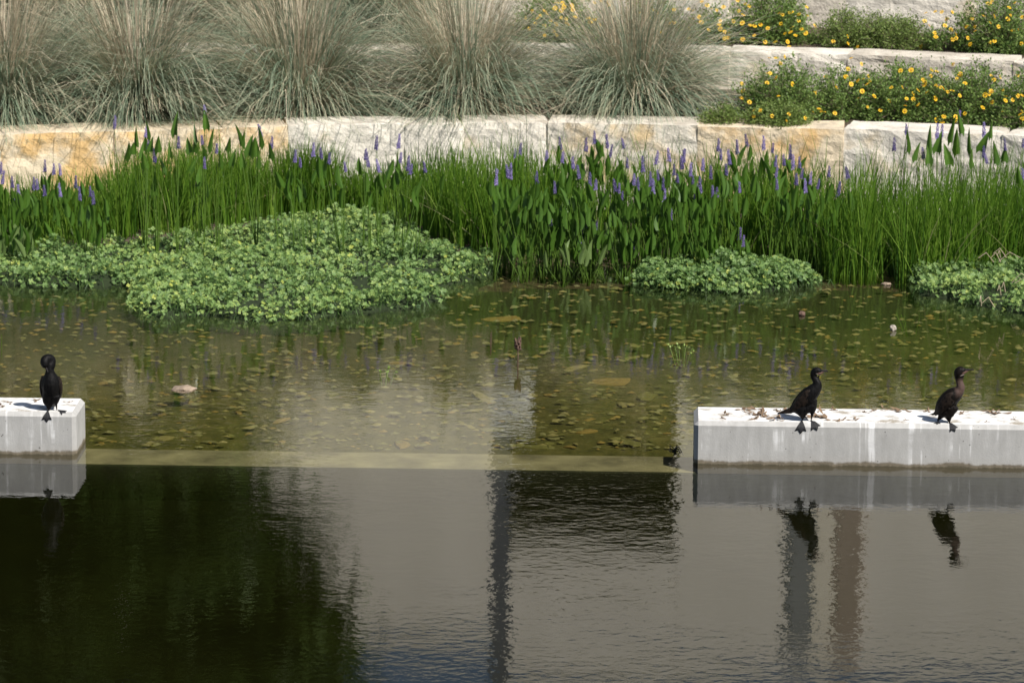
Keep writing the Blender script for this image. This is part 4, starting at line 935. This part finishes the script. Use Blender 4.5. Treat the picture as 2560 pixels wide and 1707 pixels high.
# the black adult with an S-bent neck
U = .000492
px0, py0 = 1900+770*.1531, 880+1115*.1531
sp = [(470, 975, 35), (540, 930, 66), (630, 860, 102), (720, 770, 127), (800, 685, 132), (868, 605, 116), (912, 540, 88), (914, 482, 60), (882, 432, 48), (856, 390, 45), (855, 345, 50), (880, 303, 56), (915, 288, 54), (955, 290, 40), (985, 291, 28)]
th = [[(690, 850, 95, -.005), (655, 950, 82, -.015), (672, 1035, 26, -.02), (680, 1075, 13, -.02), (683, 1118, 12, -.02)], [(840, 780, 92, .01), (855, 890, 66, .005), (846, 990, 32, 0), (836, 1040, 14, 0), (835, 1118, 12, 0)], [(575, 950, 52), (640, 945, 80), (720, 925, 88), (800, 890, 84), (860, 840, 70)]]
r2, P2, S2, u2 = make_bird((770, 1115, px0, py0), U, sp, th, 'feather', 'black cormorant with a kinked neck and long tail on the long beam', .22, None, None, None, None, None, None)
fan_tail(r2, M['wing'], P2(480, 968, .01), P2(292, 1016, .03), .05); wedge_tail(r2, P2(480, 962, .0), P2(300, 1014, .01), .026)
for sgn, dy in ((-1, -.043), (1, .05)):
    flat_part('wing', r2, M['wing'], [(P2(850, 590, dy*.75), .022, .010), (P2(780, 660, dy), .042, .018), (P2(690, 760, dy), .045, .018), (P2(590, 865, dy*.85), .034, .014), (P2(510, 950, dy*.5), .016, .008), (P2(455, 990, dy*.3), .005, .004)], 0, .0)
bill_parts(r2, P2(975, 288), P2(1082, 284), .013)
flat_part('gular_skin', r2, M['gular'], [(P2(905, 322, -.014), .004, .010), (P2(945, 325, -.008), .013, .014), (P2(985, 315, -.004), .008, .008), (P2(1020, 303), .003, .004)], 0)
flat_part('pale_chin_edge', r2, M['gular_edge'], [(P2(886, 326, -.024), .003, .003), (P2(912, 332, -.022), .0035, .003), (P2(940, 348, -.016), .003, .003), (P2(962, 358, -.006), .002, .003)], 0)
ball('eye', r2, M['eye'], P2(940, 274, -.018), .0055)
foot(r2, u2+(682-770)*U, -.020, -.10, .108); foot(r2, u2+(835-770)*U, -.030, .42, .100)

# the brown-breasted young bird
px0, py0 = 2280+560*.1531, 880+1140*.1531
sp = [(392, 990, 36), (430, 935, 72), (490, 855, 112), (560, 775, 138), (640, 700, 142), (708, 640, 116), (752, 590, 80), (764, 540, 64), (755, 490, 54), (736, 430, 52), (728, 370, 62), (734, 312, 74), (760, 276, 68), (800, 266, 48), (838, 262, 30)]
th = [[(610, 890, 105, -.005), (628, 985, 58, -.01), (615, 1035, 26, -.01), (608, 1080, 14, -.01), (603, 1142, 12, -.01)], [(490, 920, 85, .02), (470, 1005, 44, .03), (448, 1050, 24, .03), (430, 1090, 15, .03), (425, 1135, 14, .03)], [(430, 960, 62), (500, 965, 88), (570, 950, 98), (640, 905, 92), (690, 850, 80)]]
def brown_neck(co):
    h = co[:, 2]/(U*1.025); x = co[:, 0]/U
    f = np.clip((h-430)/110, 0, 1)*np.clip((760-h)/70, 0, 1)*np.clip((x-95)/60, 0, 1); return np.clip(f, 0, 1)*.95
r3, P3, S3, u3 = make_bird((560, 1140, px0, py0), U, sp, th, 'feather_brown', 'brown-necked cormorant standing upright with raised bill on the long beam', .28, None, None, None, None, None, None, brown_neck)
fan_tail(r3, M['wing'], P3(400, 985, .01), P3(345, 1035, .05), .05); wedge_tail(r3, P3(420, 970, .0), P3(352, 1030, .03), .026)
for sgn, dy in ((-1, -.050), (1, .055)):
    flat_part('wing', r3, M['wing'], [(P3(690, 630, dy*.75), .022, .010), (P3(610, 700, dy), .045, .018), (P3(530, 790, dy), .047, .018), (P3(450, 890, dy*.85), .036, .014), (P3(400, 975, dy*.5), .018, .008), (P3(375, 1020, dy*.3), .006, .004)], 0, .0)
bill_parts(r3, P3(830, 260), P3(958, 246), .012)
flat_part('gular_skin', r3, M['gular'], [(P3(770, 312, -.018), .004, .010), (P3(805, 302, -.010), .013, .012), (P3(850, 284, -.004), .007, .007), (P3(885, 270), .003, .003)], 0)
flat_part('pale_chin_edge', r3, M['gular_edge'], [(P3(718, 352, -.028), .004, .003), (P3(755, 348, -.028), .005, .004), (P3(790, 336, -.022), .005, .004), (P3(815, 325, -.012), .002, .003)], 0)
ball('eye', r3, M['eye'], P3(795, 262, -.020), .0055)
foot(r3, u3+(605-560)*U, -.020, .45, .085); foot(r3, u3+(428-560)*U, -.062, -.2, .06)

# the preening bird, chest to the viewer, bill turned down into its neck
U1 = .001128
px0, py0 = 385*.351, 850+500*.351
sp = [(368, 462, 26, .10), (367, 448, 44, .075), (366, 410, 64, .045), (366, 355, 74, .02), (366, 300, 73, .0), (366, 258, 58, -.012), (365, 226, 36, -.02), (362, 202, 27, -.02), (368, 180, 30, -.01), (372, 152, 31, .005), (366, 134, 31, .005), (350, 128, 31, -.008), (334, 134, 31, -.022), (330, 150, 31, -.034), (333, 168, 25, -.044), (338, 182, 16, -.05)]
th = [[(345, 400, 46, .0), (338, 440, 30, -.005), (340, 462, 13, -.01), (342, 480, 7, -.01), (347, 506, 6, -.01)], [(395, 395, 44, .0), (402, 430, 26, -.0), (404, 450, 11, 0), (405, 470, 7, 0), (408, 498, 6, 0)]]
r1, P1, S1, u1 = make_bird((385, 500, px0, py0), U1, sp, th, 'feather', 'black cormorant preening with its head curled down to its neck', 0.0, None, None, None, None, None, None)
fan_tail(r1, M['wing'], P1(368, 455, .10), P1(368, 485, .20), .05)
for sgn in (-1, 1):
    x = lambda o: 366+sgn*o
    flat_part('wing', r1, M['wing'], [(P1(x(50), 262, .0), .02, .02), (P1(x(64), 300, .015), .018, .04), (P1(x(68), 350, .03), .016, .05), (P1(x(58), 400, .06), .014, .04), (P1(x(30), 445, .10), .01, .02), (P1(x(12), 462, .13), .004, .008)], 0)
bill_parts(r1, P1(335, 176, -.05), P1(352, 212, -.052), .012)
ball('eye', r1, M['eye'], P1(330, 158, -.068), .005)
foot(r1, u1+(347-385)*U1, -.015, -.05, .095); foot(r1, u1+(410-385)*U1, -.045, .95, .082)

# ================================================================== BEYOND: seen mirrored in the water
def wall_mat():
    m, nt, p = new_mat('cream_plaster'); v = coords(nt)
    c = ramp(nt, [(.3, (.70, .65, .565)), (.7, (.84, .785, .70))], noise_t(nt, coords(nt, (1, 1, .4)), .8, 7, .65)); nt.links.new(c, p.inputs['Base Color']); p.inputs['Roughness'].default_value = .9; return m
M['plaster'] = wall_mat(); M['dark_glass'] = plain_mat('dark_opening', (.012, .012, .012), .5, .2, 2)
M['brown_brick'] = plain_mat('brown_cladding', (.36, .29, .23), .9, .15, 2); M['grey_metal'] = plain_mat('grey_metal', (.095, .10, .115), .5, .15, 3)
M['grey_panel'] = plain_mat('grey_panel', (.22, .225, .225), .8, .2, 2); M['pale_trim'] = plain_mat('pale_trim', (.80, .73, .60), .85, .08, 3); M['white_paint'] = plain_mat('white_paint', (.82, .83, .85), .6, .05, 3)
M['bark'] = plain_mat('bark', (.09, .065, .05), .95, .3, 6, .02)
M['oak'] = leaf_mat('oak_leaf', [(0, (.055, .095, .020)), (.6, (.10, .165, .034)), (1, (.15, .22, .05))], .4, .5, .3)
YB = 36.0
def mz(px, py, Y=YB): return mirror_at(px, py, Y)
bl = empty('building', (0, YB, 3.8)); tag(bl, 'cream plastered building across the lawn, seen mirrored in the channel', 'building')
def bbox(name, x0, x1, y0, y1, z0, z1, mat, parent=bl, bev=.02):
    q = np.array(parent.location); return bm_obj(name, box_bm(x0-q[0], x1-q[0], y0-q[1], y1-q[1], z0-q[2], z1-q[2], bev), M[mat], parent)
a, b = mz(1272, 1365), mz(1688, 1365); ox0, ox1, oz1 = a[0], b[0], a[2]; oz0 = 3.9
ztop = mz(900, 1605)[2]; ztop2 = mz(1700, 1712)[2]
xs0 = mz(1310, 1655)[0]
bbox('wall', -26, ox0, YB, YB+12, 3.5, ztop, 'plaster'); bbox('wall', ox1, 34, YB, YB+12, 3.5, ztop2, 'plaster'); bbox('wall', ox0, ox1, YB+.003, YB+12, oz1, ztop2, 'plaster')
bbox('dark_opening', ox0-.05, ox1+.05, YB+2.2, YB+2.5, 3.5, oz1+.05, 'dark_glass')
bbox('parapet', -26.05, ox0-.003, YB-.08, YB+12.1, ztop+.003, ztop+.16, 'pale_trim'); bbox('parapet', ox0, 34.05, YB-.08, YB+12.1, ztop2+.003, ztop2+.16, 'pale_trim')
def stripe(name, p0, p1, d, mat, y=None):
    q0, q1 = mz(p0, 1450), mz(p1, 1450); bbox(name, q0[0], q1[0], YB-d, YB-.003, 3.6, ztop2-.4, mat)
stripe('cladding_strip', 1968, 2028, .06, 'grey_panel'); stripe('pilaster', 2030, 2082, .05, 'pale_trim'); stripe('cladding_strip', 2084, 2152, .07, 'brown_brick')

# square post on the lawn with a white box
YP = 24.0; pa, pb = mirror_at(1228, 1400, YP), mirror_at(1272, 1400, YP)
ps = empty('lamp_post', ((pa[0]+pb[0])/2, YP, 2.7)); tag(ps, 'grey square steel post with a white box on the lawn, seen mirrored', 'post')
bbox('post', pa[0], pb[0], YP-.1, YP+.1, 2.6, 12.5, 'grey_metal', ps, .01)
wa, wb = mirror_at(1226, 955, YP), mirror_at(1330, 1052, YP); bbox('white_box', wa[0], wb[0], YP-.35, YP-.103, wa[2], wb[2], 'white_paint', ps, .01)
# live oaks
def oak(x, y, z, r, h, n, label, rx=1.0):
    root = empty('oak_tree', (x, y, z)); tag(root, label, 'tree', 'oak trees on the lawn'); parts = [tube_vf([(0, 0, 0), (.1, 0, h*.25), (0, .1, h*.5), (.1, 0, h*.75)], [.32, .26, .2, .08], 8)]
    for k in range(9):
        a = k*2.4; parts.append(tube_vf([(0, 0, h*(.22+.03*k)), (math.cos(a)*r*.4, math.sin(a)*r*.4, h*(.4+.03*k)), (math.cos(a)*r*.8, math.sin(a)*r*.8, h*(.5+.04*k))], [.14, .09, .03], 6))
    V, F = join_vf(parts); obj('trunk', np_mesh('trunk', V, F, M['bark'], smooth=True), root)
    m = 150; d = rand_dirs(m, -.85, 1); c = d*np.array([r*rx, r, h*.47])*rng.uniform(.62, 1.0, m)[:, None]+np.array([0, 0, h*.60]); k = rng.integers(0, m, n)
    P = c[k]+rng.normal(0, .34, (n, 3))*np.array([1.2, 1.2, .8]); D = rand_dirs(n); L = rng.uniform(.18, .34, n); V, F = leaf_quads(P, D, perp(D), L, L*.32)
    o = obj('crown', np_mesh('crown', V, F, M['oak'], np.repeat(np.clip(rng.normal(.45, .25, n), 0, 1), 4)), root); o['kind'] = 'stuff'
e = mirror_at(800, 1300, 27)
oak(e[0]-3.2, 27, 3.0, 3.3, 11.5, 55000, 'broad dark green oak in front of the cream building')
oak(e[0]-13.5, 27.0, 3.1, 3.9, 12.0, 40000, 'third oak at the far end of the oak row')
oak(e[0]-8.6, 28.5, 3.1, 3.9, 12.5, 55000, 'second oak beside the broad oak, farther from the post')
# loose hedge behind the last wall
for i, x in enumerate(np.linspace(-9.5, -0.85, 8)):
    shrub(7000+i*50, 0, Z4, .75, .6, 1.45, 2800, 'dark green hedge shrub under the oaks, seen mirrored', 'oak', .09, 'hedge_shrub', 'shrub', 'hedge shrubs under the oaks', loc=(x, 21.4+.2*(i % 2), Z4+.05))
